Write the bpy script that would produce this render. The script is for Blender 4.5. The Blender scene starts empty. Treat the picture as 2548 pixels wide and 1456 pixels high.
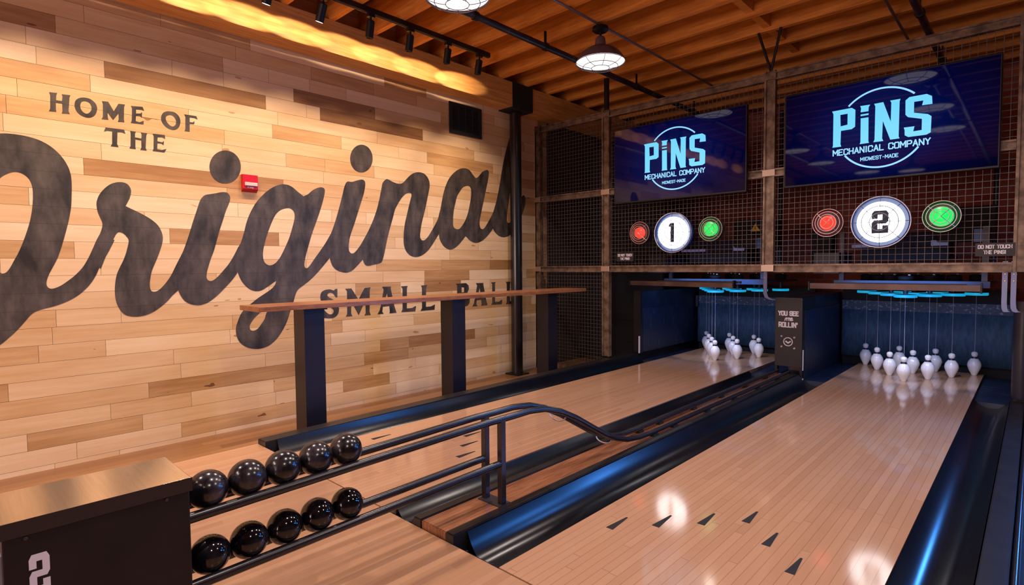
import bpy, bmesh, math, random
from mathutils import Vector, Matrix
from mathutils.geometry import tessellate_polygon
sc = bpy.context.scene
COL = sc.collection
PI = math.pi
random.seed(7)

# ------------------------------------------------------------------ camera
cam_d = bpy.data.cameras.new('camera'); cam = bpy.data.objects.new('camera', cam_d); COL.objects.link(cam)
cam_d.sensor_fit = 'HORIZONTAL'; cam_d.sensor_width = 36.0
cam_d.lens = 1379.0/2548*36.0; cam_d.clip_start = 0.05; cam_d.clip_end = 60
yaw, pit, rol = math.radians(43.44), math.radians(-2.69), math.radians(-0.47)
fw = Vector((-math.sin(yaw)*math.cos(pit), math.cos(yaw)*math.cos(pit), math.sin(pit)))
rt = Vector((math.cos(yaw), math.sin(yaw), 0)); upv = rt.cross(fw)
r2 = rt*math.cos(rol)+upv*math.sin(rol); u2 = -rt*math.sin(rol)+upv*math.cos(rol)
M = Matrix((r2, u2, -fw)).transposed().to_4x4(); M.translation = Vector((0.878, -6.229, 1.103))
cam.matrix_world = M
sc.camera = cam

# ------------------------------------------------------------------ world, exposure, lamps' strengths
w = bpy.data.worlds.new('world'); sc.world = w; w.use_nodes = True
w.node_tree.nodes['Background'].inputs[0].default_value = (0.30, 0.26, 0.42, 1)
w.node_tree.nodes['Background'].inputs[1].default_value = 0.05
sc.view_settings.view_transform = 'Standard'; sc.view_settings.look = 'None'
sc.view_settings.exposure = 0.0; sc.view_settings.gamma = 1.0; sc.view_settings.use_curve_mapping = False
SPOT_W = 56.0      # wall-washing track heads
BEAM_FILL_W = 14.0      # added second lamp per head, aimed at the beam
PEND_W = 60.0       # each caged pendant
BLUE_FILL_W = 64.0      # added blue fill heads, unseen at the right
LED_W = 6.0        # blue strip over each pin deck
FILL_W = 92.0      # added soft fill from unseen windows behind the camera
PIN_FILL_W = 14.0        # added white fill on the pins, from behind the cross bar
WARM = (1.0, 0.73, 0.48)

# ------------------------------------------------------------------ helpers
def tag(o, label=None, cat=None, group=None, kind=None):
    if label: o['label'] = label
    if cat: o['category'] = cat
    if group: o['group'] = group
    if kind: o['kind'] = kind
    return o
def thing(name, label, cat, loc=(0, 0, 0), group=None):
    o = bpy.data.objects.new(name, None); COL.objects.link(o); o.location = loc
    o.empty_display_size = 0.1
    return tag(o, label, cat, group)
def copy_tree(o, parent=None):
    c = o.copy(); COL.objects.link(c)
    if parent: c.parent = parent
    for ch in list(o.children):
        copy_tree(ch, c)
    return c
def frame(d):
    d = Vector(d).normalized()
    a = Vector((0, 0, 1)) if abs(d.z) < 0.9 else Vector((1, 0, 0))
    u = d.cross(a).normalized(); v = d.cross(u).normalized()
    return u, v
class B:
    def __init__(s): s.bm = bmesh.new()
    def box(s, x0, x1, y0, y1, z0, z1, bev=0.0):
        vs = [s.bm.verts.new((x, y, z)) for z in (z0, z1) for y in (y0, y1) for x in (x0, x1)]
        fs = [(0, 2, 3, 1), (4, 5, 7, 6), (0, 1, 5, 4), (2, 6, 7, 3), (0, 4, 6, 2), (1, 3, 7, 5)]
        F = [s.bm.faces.new([vs[i] for i in f]) for f in fs]
        if bev > 0:
            es = list({e for f in F for e in f.edges})
            bmesh.ops.bevel(s.bm, geom=es, offset=bev, segments=2, affect='EDGES', profile=0.5)
        return s
    def hexa(s, pts):   # eight corners, z-low four then z-high four, each (x0y0,x1y0,x0y1,x1y1)
        vs = [s.bm.verts.new(p) for p in pts]
        for f in [(0, 2, 3, 1), (4, 5, 7, 6), (0, 1, 5, 4), (2, 6, 7, 3), (0, 4, 6, 2), (1, 3, 7, 5)]:
            s.bm.faces.new([vs[i] for i in f])
        return s
    def tube(s, pts, r, n=10, caps=True, r_list=None):
        pts = [Vector(p) for p in pts]; rings = []
        u = None
        for i, p in enumerate(pts):
            t = (pts[min(i+1, len(pts)-1)]-pts[max(i-1, 0)]).normalized()
            if u is None: u, v = frame(t)
            else:
                u = (u-t*u.dot(t)).normalized(); v = t.cross(u).normalized()
            rr = r_list[i] if r_list else r
            rings.append([s.bm.verts.new(p+(u*math.cos(a)+v*math.sin(a))*rr) for a in [2*PI*k/n for k in range(n)]])
        for a, b in zip(rings, rings[1:]):
            for k in range(n):
                s.bm.faces.new((a[k], a[(k+1) % n], b[(k+1) % n], b[k]))
        if caps:
            s.bm.faces.new(rings[0][::-1]); s.bm.faces.new(rings[-1])
        return s
    def ring(s, c, axis, R, r, N=32, n=6):
        u, v = frame(axis); c = Vector(c); ax = Vector(axis).normalized(); rr = []
        for k in range(N):
            a = 2*PI*k/N; d = u*math.cos(a)+v*math.sin(a)
            rr.append([s.bm.verts.new(c+d*(R+r*math.cos(b))+ax*r*math.sin(b)) for b in [2*PI*j/n for j in range(n)]])
        for k in range(N):
            a, b = rr[k], rr[(k+1) % N]
            for j in range(n): s.bm.faces.new((a[j], a[(j+1) % n], b[(j+1) % n], b[j]))
        return s
    def lathe(s, prof, c=(0, 0, 0), axis=(0, 0, 1), n=24):
        ax = Vector(axis).normalized(); u, v = frame(ax); c = Vector(c); rings = []
        for (r, h) in prof:
            if r < 1e-6: rings.append([s.bm.verts.new(c+ax*h)])
            else: rings.append([s.bm.verts.new(c+ax*h+(u*math.cos(a)+v*math.sin(a))*r) for a in [2*PI*k/n for k in range(n)]])
        for a, b in zip(rings, rings[1:]):
            for k in range(n):
                q = [a[k % len(a)], a[(k+1) % len(a)], b[(k+1) % len(b)], b[k % len(b)]]
                q2 = []
                for x in q:
                    if x not in q2: q2.append(x)
                if len(q2) >= 3: s.bm.faces.new(q2)
        return s
    def fill(s, loops, fn, t):      # flat shape with holes, front face plus edge thickness; fn(u, v, depth) -> xyz
        polys = [[Vector((p[0], p[1], 0)) for p in lp] for lp in loops]
        tris = tessellate_polygon(polys); flat = [p for lp in polys for p in lp]
        fr = [s.bm.verts.new(fn(p.x, p.y, t)) for p in flat]
        for a, b, c in tris:
            try: s.bm.faces.new((fr[a], fr[b], fr[c]))
            except ValueError: pass
        bk = [s.bm.verts.new(fn(p.x, p.y, 0)) for p in flat]; o = 0
        for lp in polys:
            n = len(lp)
            for k in range(n):
                a, b = o+k, o+(k+1) % n
                try: s.bm.faces.new((fr[a], fr[b], bk[b], bk[a]))
                except ValueError: pass
            o += n
        return s
    def stroke(s, pts, wd, fn, t, cap=0.0):
        for k, (a, b) in enumerate(zip(pts, pts[1:])):
            a = Vector(a); b = Vector(b); d = (b-a)
            if d.length < 1e-9: continue
            d.normalize(); nn = Vector((-d.y, d.x))*wd/2; e = d*wd*cap
            q = [a-e+nn, a-e-nn, b+e-nn, b+e+nn]
            s.fill([[(p.x, p.y) for p in q]], fn, t*(1+0.04*k))
        return s
    def build(s, name, mat, parent=None, smooth=False, sharp=None, recalc=True):
        if recalc: bmesh.ops.recalc_face_normals(s.bm, faces=s.bm.faces)
        me = bpy.data.meshes.new(name); s.bm.to_mesh(me); s.bm.free()
        me.materials.append(mat)
        if smooth:
            for p in me.polygons: p.use_smooth = True
            me.set_sharp_from_angle(angle=math.radians(sharp or 40))
        o = bpy.data.objects.new(name, me); COL.objects.link(o)
        if parent: o.parent = parent
        return o
def cr(pts, n=5):
    out = []; N = len(pts)
    for i in range(N):
        p0, p1, p2, p3 = (pts[(i+k-1) % N] for k in range(4))
        if len(p1) > 2 and len(p2) > 2:
            out.append((p1[0], p1[1])); continue
        m1 = (0, 0) if len(p1) > 2 else ((p2[0]-p0[0])/2, (p2[1]-p0[1])/2)
        m2 = (0, 0) if len(p2) > 2 else ((p3[0]-p1[0])/2, (p3[1]-p1[1])/2)
        for k in range(n):
            t = k/n; h00 = 2*t**3-3*t*t+1; h10 = t**3-2*t*t+t; h01 = -2*t**3+3*t*t; h11 = t**3-t*t
            out.append(tuple(h00*p1[j]+h10*m1[j]+h01*p2[j]+h11*m2[j] for j in (0, 1)))
    return out
G = {'A': [[(0, 0), (.3, 1), (.6, 0)], [(.14, .33), (.46, .33)]],
 'C': [[(.6, .72), (.6, .88), (.48, 1), (.12, 1), (0, .88), (0, .12), (.12, 0), (.48, 0), (.6, .12), (.6, .28)]],
 'D': [[(0, 0), (0, 1), (.44, 1), (.6, .84), (.6, .16), (.44, 0), (0, 0)]],
 'E': [[(.56, 1), (0, 1), (0, 0), (.56, 0)], [(0, .52), (.44, .52)]],
 'F': [[(.56, 1), (0, 1), (0, 0)], [(0, .52), (.44, .52)]],
 'H': [[(0, 0), (0, 1)], [(.6, 0), (.6, 1)], [(0, .5), (.6, .5)]],
 'I': [[(.1, 0), (.1, 1)]], 'L': [[(0, 1), (0, 0), (.52, 0)]],
 'M': [[(0, 0), (0, 1), (.35, .35), (.7, 1), (.7, 0)]],
 'N': [[(0, 0), (0, 1), (.6, 0), (.6, 1)]],
 'O': [[(.12, 0), (0, .12), (0, .88), (.12, 1), (.48, 1), (.6, .88), (.6, .12), (.48, 0), (.12, 0)]],
 'P': [[(0, 0), (0, 1), (.46, 1), (.6, .88), (.6, .58), (.46, .45), (0, .45)]],
 'R': [[(0, 0), (0, 1), (.46, 1), (.6, .88), (.6, .6), (.46, .48), (0, .48)], [(.3, .48), (.6, 0)]],
 'S': [[(.6, .75), (.6, .88), (.48, 1), (.12, 1), (0, .88), (0, .64), (.12, .52), (.48, .48), (.6, .36), (.6, .12), (.48, 0), (.12, 0), (0, .12), (0, .25)]],
 'T': [[(0, 1), (.6, 1)], [(.3, 1), (.3, 0)]],
 'U': [[(0, 1), (0, .12), (.12, 0), (.48, 0), (.6, .12), (.6, 1)]],
 'W': [[(0, 1), (.14, 0), (.36, .7), (.58, 0), (.72, 1)]],
 'Y': [[(0, 1), (.3, .5), (.6, 1)], [(.3, .5), (.3, 0)]],
 '!': [[(.1, 1), (.1, .32)], [(.1, .12), (.1, 0)]], "'": [[(.1, 1), (.1, .74)]], '-': [[(.05, .5), (.4, .5)]], ' ': []}
ADV = {'I': .2, '!': .2, "'": .2, '-': .45, 'M': .7, 'W': .72, ' ': .3, 'E': .56, 'F': .56, 'L': .52}
def text(b, s, u0, u1, v0, v1, fn, t=0.0012, wt=0.2, gap=.24):
    tot = sum(ADV.get(c, .6) for c in s)+gap*(len(s)-1)+wt
    sx = (u1-u0)/tot; sy = (v1-v0)/(1+wt); x = u0+wt*sx/2; th = wt*min(sx, sy)
    y0 = v0+wt*sy/2
    for k, c in enumerate(s):
        for pl in G[c]:
            b.stroke([(x+p[0]*sx, y0+p[1]*sy) for p in pl], th, fn, t*(1+.05*(k % 3)), cap=0.42)
        x += (ADV.get(c, .6)+gap)*sx
    return b

# ------------------------------------------------------------------ materials
def mat(name, base=(.5, .5, .5), rough=.5, metal=0.0, spec=.5, emit=None, estr=0.0, coat=0.0):
    m = bpy.data.materials.new(name); m.use_nodes = True
    p = m.node_tree.nodes['Principled BSDF']
    p.inputs['Base Color'].default_value = (*base, 1); p.inputs['Roughness'].default_value = rough
    p.inputs['Metallic'].default_value = metal; p.inputs['Specular IOR Level'].default_value = spec
    p.inputs['Coat Weight'].default_value = coat
    if emit: p.inputs['Emission Color'].default_value = (*emit, 1); p.inputs['Emission Strength'].default_value = estr
    return m
class N:
    def __init__(s, m): s.t = m.node_tree; s.p = s.t.nodes['Principled BSDF']
    def n(s, ty, **kw):
        nd = s.t.nodes.new(ty)
        for k, v in kw.items(): setattr(nd, k, v)
        return nd
    def l(s, a, b): s.t.links.new(a, b)
    def math(s, op, a, b=None, c=None):
        nd = s.n('ShaderNodeMath', operation=op)
        for i, x in enumerate((a, b, c)):
            if x is None: continue
            if isinstance(x, (int, float)): nd.inputs[i].default_value = x
            else: s.l(x, nd.inputs[i])
        return nd.outputs[0]
    def ramp(s, fac, stops):
        nd = s.n('ShaderNodeValToRGB'); e = nd.color_ramp.elements
        while len(e) > len(stops): e.remove(e[-1])
        while len(e) < len(stops): e.new(0.5)
        for x, (p, c) in zip(e, stops): x.position = p; x.color = (*c, 1)
        s.l(fac, nd.inputs[0]); return nd.outputs[0]
    def mix(s, f, a, b, mode='MIX'):
        nd = s.n('ShaderNodeMix', data_type='RGBA', blend_type=mode)
        for i, x in ((0, f), (6, a), (7, b)):
            if isinstance(x, (int, float)): nd.inputs[i].default_value = x
            elif isinstance(x, tuple): nd.inputs[i].default_value = (*x, 1)
            else: s.l(x, nd.inputs[i])
        return nd.outputs[2]
    def noise(s, vec, sc_, det=4, rough=.6):
        nd = s.n('ShaderNodeTexNoise'); nd.inputs['Scale'].default_value = sc_; nd.inputs['Detail'].default_value = det
        nd.inputs['Roughness'].default_value = rough; s.l(vec, nd.inputs['Vector']); return nd.outputs[0]
    def xyz(s, vec):
        nd = s.n('ShaderNodeSeparateXYZ'); s.l(vec, nd.inputs[0]); return nd.outputs
    def comb(s, x, y, z):
        nd = s.n('ShaderNodeCombineXYZ')
        for i, v in enumerate((x, y, z)):
            if isinstance(v, (int, float)): nd.inputs[i].default_value = v
            else: s.l(v, nd.inputs[i])
        return nd.outputs[0]
    def obj(s): return s.n('ShaderNodeTexCoord').outputs['Object']
    def bump(s, h, st, dist=.01):
        nd = s.n('ShaderNodeBump'); nd.inputs['Strength'].default_value = st; nd.inputs['Distance'].default_value = dist
        s.l(h, nd.inputs['Height']); s.l(nd.outputs[0], s.p.inputs['Normal'])
def boards(name, width, length, stops, rough, across='X', seam=.35, spec=.5, grain=.25, seamw=.04):
    m = mat(name, rough=rough, spec=spec); k = N(m)
    X, Y, Z = k.xyz(k.obj()); a, b = (X, Y) if across == 'X' else (Y, X)
    q = k.math('DIVIDE', a, width); row = k.math('FLOOR', q)
    wn = k.n('ShaderNodeTexWhiteNoise', noise_dimensions='1D'); k.l(row, wn.inputs['W'])
    q2 = k.math('ADD', k.math('DIVIDE', b, length), k.math('MULTIPLY', wn.outputs[0], 7.31)); seg = k.math('FLOOR', q2)
    wn2 = k.n('ShaderNodeTexWhiteNoise', noise_dimensions='2D'); k.l(k.comb(row, seg, 0), wn2.inputs['Vector'])
    r = wn2.outputs[0]
    g = k.noise(k.comb(k.math('MULTIPLY', a, 90), k.math('MULTIPLY', b, 4), k.math('MULTIPLY', r, 40)), 1.0, 5)
    f = k.math('ADD', k.math('MULTIPLY', r, 1-grain), k.math('MULTIPLY', g, grain*1.0))
    c = k.ramp(f, stops)
    fa = k.math('FRACT', q); e1 = k.math('MINIMUM', fa, k.math('SUBTRACT', 1, fa))
    s1 = k.math('LESS_THAN', e1, seamw)
    fb = k.math('FRACT', q2); e2 = k.math('MINIMUM', fb, k.math('SUBTRACT', 1, fb)); s2 = k.math('LESS_THAN', e2, .002/length)
    sm = k.math('MULTIPLY', k.math('MAXIMUM', s1, s2), seam)
    c = k.mix(sm, c, (.12, .05, .03)); k.l(c, k.p.inputs['Base Color'])
    return m
def noisy(name, c1, c2, rough, scale=8, metal=0.0, spec=.5, stretch=(1, 1, 1), bump=0.0, lo=.35, hi=.65, coat=0.0):
    m = mat(name, rough=rough, metal=metal, spec=spec, coat=coat); k = N(m)
    mp = k.n('ShaderNodeMapping'); mp.inputs['Scale'].default_value = stretch; k.l(k.obj(), mp.inputs[0])
    f = k.noise(mp.outputs[0], scale, 5)
    k.l(k.ramp(f, [(lo, c1), (hi, c2)]), k.p.inputs['Base Color'])
    if bump: k.bump(f, bump)
    return m
LANE = boards('lane_maple', .0352, 1.15, [(0, (.43, .225, .128)), (.45, (.505, .275, .16)), (1, (.57, .325, .195))], .095, seam=.36, spec=1.0, grain=.5)
APPR = boards('approach_maple', .0352, 1.3, [(0, (.40, .205, .112)), (.5, (.46, .25, .142)), (1, (.52, .295, .172))], .2, seam=.12, spec=.5, grain=.4)
FLOORM = boards('oak_floor', .083, 1.6, [(0, (.10, .04, .016)), (.5, (.21, .095, .04)), (1, (.33, .165, .075))], .3, seam=.5, grain=.45)
DECKB = noisy('divider_maple', (.20, .075, .035), (.36, .15, .075), .16, 4, stretch=(40, 2, 4))
COUNTER = noisy('counter_wood', (.20, .07, .028), (.34, .135, .055), .3, 4, stretch=(30, 2, 8))
BEAMM = noisy('beam_fir', (.50, .21, .05), (.70, .34, .10), .6, 3, stretch=(14, 1, 14), bump=.06)
JOISTM = noisy('joist_fir', (.52, .16, .018), (.74, .28, .04), .65, 3, stretch=(1.2, 12, 14))
DECKM = noisy('ceiling_boards', (.09, .03, .012), (.17, .06, .02), .75, 3, stretch=(1, 9, 1))
# wall planks: per-plank tone and seed ride on a colour attribute
PLANK = mat('wall_plank', rough=.42, spec=.4)
k = N(PLANK); at = k.n('ShaderNodeAttribute', attribute_name='plank'); tr_, sd_, _z = k.xyz(at.outputs['Color'])
X, Y, Z = k.xyz(k.obj())
gr = k.noise(k.comb(k.math('MULTIPLY', Y, 2.2), k.math('MULTIPLY', Z, 34), k.math('MULTIPLY', sd_, 60)), 1.0, 6, .62)
g2 = k.noise(k.comb(k.math('MULTIPLY', Y, 1.3), k.math('MULTIPLY', Z, 6), k.math('MULTIPLY', sd_, 90)), 1.0, 3, .5)
f = k.math('ADD', tr_, k.math('MULTIPLY', k.math('SUBTRACT', gr, .5), .42))
f = k.math('ADD', f, k.math('MULTIPLY', k.math('SUBTRACT', g2, .5), .38))
kn = k.noise(k.comb(k.math('MULTIPLY', Y, 5), k.math('MULTIPLY', Z, 13), k.math('MULTIPLY', sd_, 30)), 1.0, 2, .5)
f = k.math('SUBTRACT', f, k.math('MULTIPLY', k.math('GREATER_THAN', kn, .735), .38))
k.l(k.ramp(f, [(0, (.16, .068, .025)), (.28, (.36, .18, .07)), (.5, (.55, .325, .155)), (.75, (.67, .45, .265)), (1, (.77, .575, .395))]), k.p.inputs['Base Color'])
PAINT = noisy('charcoal_paint', (.016, .0115, .010), (.115, .088, .078), .5, 7, stretch=(1, 1.4, .6), lo=.34, hi=.80)
k = N(PAINT); X, Y, Z = k.xyz(k.obj())
fr_ = k.math('FRACT', k.math('DIVIDE', k.math('SUBTRACT', Z, 2.394+.18-.1105*30), .1105))
ln = k.math('LESS_THAN', k.math('MINIMUM', fr_, k.math('SUBTRACT', 1, fr_)), .012)
src_ = k.p.inputs['Base Color'].links[0].from_socket
k.l(k.mix(k.math('MULTIPLY', ln, .6), src_, (.012, .008, .007)), k.p.inputs['Base Color'])
BRICK = mat('brick', rough=.85, spec=.2); k = N(BRICK); X, Y, Z = k.xyz(k.obj())
bt = k.n('ShaderNodeTexBrick'); k.l(k.comb(X, Z, 0), bt.inputs['Vector'])
for i, v in (('Scale', 1), ('Mortar Size', .006), ('Brick Width', .215), ('Row Height', .075), ('Bias', 0.0)): bt.inputs[i].default_value = v
bt.inputs['Color1'].default_value = (.26, .045, .03, 1); bt.inputs['Color2'].default_value = (.45, .11, .06, 1); bt.inputs['Mortar'].default_value = (.26, .17, .15, 1)
k.l(bt.outputs['Color'], k.p.inputs['Base Color'])
STEEL = noisy('raw_steel', (.085, .052, .037), (.26, .175, .125), .42, 12, metal=.4, stretch=(1, 1, 1))
CLAMP = mat('zinc_clamp', (.50, .38, .31), .35, .7)
WIRE = mat('mesh_wire', (.115, .09, .09), .45, .4)
BLACK = mat('black_steel', (.008, .0065, .008), .4, 0, .4)
BLACKT = mat('black_tube', (.010, .007, .011), .28, 0, .6)
GUT = noisy('gutter_plastic', (.003, .003, .005), (.005, .005, .008), .25, 6, spec=.5)
RAILM = noisy('rail_black', (.010, .008, .009), (.018, .014, .014), .36, 10)
MATTE = mat('matte_black', (.008, .007, .009), .8)
GREYD = mat('dark_grey_metal', (.05, .045, .055), .4, .5)
STAIN = noisy('brushed_steel', (.78, .70, .58), (.88, .80, .68), .2, 5, metal=1.0, stretch=(1, 40, 1))
CAB = noisy('cabinet_brown', (.006, .0035, .0045), (.009, .0055, .0065), .45, 8, spec=.35)
WHITEP = mat('white_print', (.72, .66, .74), .5)
BALL_A = noisy('ball_worn', (.005, .004, .006), (.05, .038, .048), .20, 22, spec=.6, lo=.42, hi=.72)
BALL_B = noisy('ball_glossy', (.003, .0025, .004), (.016, .012, .017), .09, 20, spec=.6, lo=.45, hi=.75)
PINW = mat('pin_white', (.80, .79, .82), .16, 0, .5, coat=.6)
PINB = mat('pin_band', (.02, .02, .05), .3)
CORD = mat('pin_cord', (.36, .36, .44), .7)
NAVY = noisy('kickback_navy', (.006, .009, .022), (.012, .02, .045), .38, 5)
SCUFF = noisy('scuffed_navy', (.010, .018, .045), (.10, .14, .24), .4, 6, stretch=(1, 5, 1), lo=.58, hi=.86)
CURT = noisy('pit_curtain', (.022, .060, .115), (.045, .105, .19), .7, 40, stretch=(1, 1, .25))
CURT2 = noisy('curtain_band', (.025, .055, .11), (.30, .40, .52), .6, 45, lo=.55, hi=.74)
CYAN = mat('cyan_ring', (.02, .25, .4), .4, emit=(.008, .36, .62), estr=.85)
PLATE = mat('blue_grey_plate', (.035, .042, .075), .45, .3)
STRAP = mat('galvanised_strap', (.15, .17, .30), .35, .5)
EXTR = noisy('brown_extrusion', (.10, .055, .045), (.17, .10, .085), .38, 6, metal=.4)
RED = mat('alarm_red', (.50, .006, .008), .28)
LENSC = mat('strobe_lens', (.55, .5, .5), .1, 0, .8)
PENDC = mat('pendant_enamel', (.20, .12, .13), .3, .35)
PENDI = mat('pendant_diffuser', (.9, .9, .9), .5, emit=(1.0, .95, .98), estr=1.5)
GUARD = mat('guard_wire', (.10, .09, .10), .45, .3)
GUARDL = mat('bright_guard', (.50, .42, .42), .35, .7)
LENSW = mat('spot_lens', (1, 1, 1), .3, emit=(1.0, .86, .74), estr=9)
LENSD = mat('spot_lens_recessed', (.5, .45, .4), .3, emit=(1.0, .7, .6), estr=.35)
PIPEB = noisy('sprinkler_pipe', (.018, .018, .035), (.16, .15, .22), .32, 5, stretch=(1, 2, 1), lo=.55, hi=.8)
COND = mat('emt_conduit', (.30, .27, .38), .32, .7)
BLUE_FILL_L = mat('wash_lens', (.1, .2, .6), .3, emit=(.05, .25, 1.0), estr=5)
DISC = mat('sign_face', (.8, .8, .8), .5, emit=(.93, .93, .95), estr=5.5)
HALO = mat('sign_halo', (.004, .012, .05), .25, emit=(.004, .045, .24), estr=.5)
NUMB = mat('sign_numeral', (.004, .012, .05), .5)
LRED = mat('red_lens', (.5, .02, .01), .25, emit=(1.0, .035, .02), estr=1.5)
LGRN = mat('green_lens', (.02, .5, .1), .25, emit=(.0, .85, .10), estr=1.1)
YEL = mat('yellow_sticker', (.75, .45, .02), .5)
LILAC = mat('pale_sticker', (.45, .45, .58), .5)
SIGNB = mat('sign_black', (.015, .012, .014), .5)
def screen_mat():
    m = mat('tv_screen', (.0005, .0005, .003), .03, 0, .38); k = N(m); X, Y, Z = k.xyz(k.obj())
    d = k.math('SQRT', k.math('ADD', k.math('POWER', k.math('MULTIPLY', X, .85), 2), k.math('POWER', k.math('MULTIPLY', Z, 1.15), 2)))
    c = k.ramp(d, [(0, (.0, .008, .075)), (.30, (.0, .004, .058)), (.48, (.0, .001, .028)), (.72, (.0, .0005, .011))])
    k.l(c, k.p.inputs['Emission Color']); k.p.inputs['Emission Strength'].default_value = 1.0
    return m
SCREEN = screen_mat()
LOGOM = mat('logo_cyan', (.02, .1, .15), .5, emit=(.16, .66, .95), estr=1.0)
LOGOW = mat('logo_pale', (.02, .1, .15), .5, emit=(.30, .68, 1.0), estr=1.0)

# ------------------------------------------------------------------ the setting
FZ = -0.18; XW = -3.71
tag(B().box(-3.75, 4.0, -10.6, 2.2, FZ-.1, FZ).build('floor', FLOORM), 'brown wood floor strip along the left wall, lower than the lanes', 'floor', kind='structure')
def planks():
    bm = bmesh.new(); lay = bm.loops.layers.float_color.new('plank'); h = .1105; z0 = FZ-.02; nrow = int((3.47-z0)/h)+1
    # row index counted so that a seam falls at z = 2.394
    off = (2.394-z0) % h; rows = [z0+off-h+i*h for i in range(nrow+2)]
    fixed = {(2.45): [(-5.302, -4.277, .20), (-3.806, -2.713, .12)], (2.56): [(-4.041, -3.25, .18)], (1.84): [(-5.486, -4.15, .30)],
             (1.30): [(-5.0, -4.2, .30)], (.95): [(-2.7, -2.2, .22)], (2.67): [(-6.3, -5.6, .25)], (1.07): [(-1.75, -1.2, .25)], (.30): [(-2.9, -2.0, .28)]}
    for r, zz in enumerate(rows):
        za, zb = max(zz+.0008, FZ), min(zz+h-.0008, 3.46)
        if zb-za < .01: continue
        segs = []; y = -10.6+random.uniform(-.6, 0)
        while y < -.72:
            L = random.choice((.35, .5, .62, .8, .95, 1.1, 1.25)); segs.append([y, min(y+L, -.72), None]); y += L
        for key, lst in fixed.items():
            if za < key < zb:
                for a, b, t in lst:
                    new = []
                    for s in segs:
                        if s[1] <= a or s[0] >= b: new.append(s); continue
                        if s[0] < a-.06: new.append([s[0], a, s[2]])
                        elif s[0] < a: a = s[0]
                        if s[1] > b+.06: new.append([b, s[1], s[2]])
                        elif s[1] > b: b = s[1]
                    new.append([a, b, t]); segs = new
        for a, b, t in segs:
            a = max(a, -10.6)
            if b-a < .03: continue
            if t is None:
                t = random.choices((random.uniform(.66, .90), random.uniform(.50, .66), random.uniform(.34, .48)), (.56, .30, .14))[0]
            vs = [bm.verts.new(p) for p in ((XW, a+.0008, za), (XW, b-.0008, za), (XW, b-.0008, zb), (XW, a+.0008, zb))]
            fc = bm.faces.new(vs); sd = random.random()
            for lp in fc.loops: lp[lay] = (t, sd, 0, 1)
    me = bpy.data.meshes.new('planks'); bm.to_mesh(me); bm.free(); me.materials.append(PLANK)
    o = bpy.data.objects.new('planks', me); COL.objects.link(o); return o
wl = B().box(-3.85, XW-.004, -10.6, 2.2, FZ-.1, 3.6).build('wall_left', mat('wall_backing', (.03, .018, .012), .9))
tag(wl, 'left wall clad in pale mixed maple planks', 'wall', kind='structure')
pk = planks(); pk.parent = wl
tag(B().box(-3.85, 4.1, 2.0, 2.2, FZ-.1, 3.6).build('wall_back', BRICK), 'dark red brick wall behind the wire cage', 'wall', kind='structure')
DIM = mat('dim_wall', (.10, .07, .065), .8)
tag(B().box(4.0, 4.1, -10.6, 2.0, FZ-.1, 3.6).build('wall_right', DIM), 'dark wall at the right of the room', 'wall', kind='structure')
tag(B().box(-3.85, 4.1, -10.7, -10.6, FZ-.1, 3.6).build('wall_front', DIM), 'dark wall behind the bowlers', 'wall', kind='structure')
FILLP = mat('front_pane', (.3, .3, .35), .1, emit=(1.0, .80, .80), estr=1.2)
for n_, xa in enumerate((-3.0, -.8)):  # windows added out of view as fill for joists and cage
    f = B(); xb = xa+1.9
    f.box(xa-.08, xb+.08, -10.598, -10.54, .5, .58); f.box(xa-.08, xb+.08, -10.598, -10.54, 2.75, 2.83); f.box(xa-.08, xa, -10.598, -10.54, .58, 2.75); f.box(xb, xb+.08, -10.598, -10.54, .58, 2.75); f.box((xa+xb)/2-.03, (xa+xb)/2+.03, -10.59, -10.55, .58, 2.75)
    f = tag(f.build('window_%d' % (n_+1), BLACK), 'tall shopfront window behind the bowlers', 'window', kind='structure')
    B().box(xa, xb, -10.575, -10.565, .58, 2.75).build('pane', FILLP, f)
    L = bpy.data.lights.new('window_light', 'AREA'); L.shape = 'RECTANGLE'; L.size = 1.9; L.size_y = 2.1; L.energy = FILL_W; L.color = (1.0, .74, .72)
    lo = bpy.data.objects.new('window_light', L); COL.objects.link(lo); lo.parent = f; lo.location = ((xa+xb)/2, -10.53, 1.66); lo.rotation_euler = Vector((0, 1, .12)).to_track_quat('-Z', 'Y').to_euler()
ceil = tag(B().box(-3.85, 4.1, -10.7, 2.2, 3.47, 3.6).build('ceiling', DECKM), 'dark board ceiling over fir joists', 'ceiling', kind='structure')
JZ = 3.19
for i in range(-23, 7):
    y = -.945+.4064*i
    B().box(-3.70, 3.98, y-.024, y+.024, JZ, 3.469).build('joist', JOISTM, ceil)
for i in (-3, -2, -1, 0, 1):
    y = -.945+.4064*i
    B().box(-.965, -.90, y+.026, y+.38, JZ+.03, 3.45).build('blocking', JOISTM, ceil)
B().box(-3.70, -3.49, -10.6, 1.9, 2.918, 3.188).build('b', BEAMM).name = 'ceiling_beam'
beam = bpy.data.objects['ceiling_beam']; tag(beam, 'long heavy fir beam under the joists beside the plank wall', 'beam')
# steel column under the beam
t = thing('support_column', 'round black steel column holding the wooden beam near the cage', 'column', (-3.6, -1.42, FZ))
B().tube([(0, 0, .015), (0, 0, 3.07)], .068, 24).build('pipe', mat('column_paint', (.010, .008, .009), .22, 0, .7), t, True)
B().box(-.10, .10, -.10, .10, 0, .015).build('base_plate', BLACK, t)
b = B(); b.box(-.112, .118, -.165, .175, 3.085, 3.097); b.box(.112, .12, -.165, .175, 3.097, 3.37); b.box(-.118, -.11, -.165, .175, 3.097, 3.37)
b.build('beam_bracket', MATTE, t)
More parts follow.
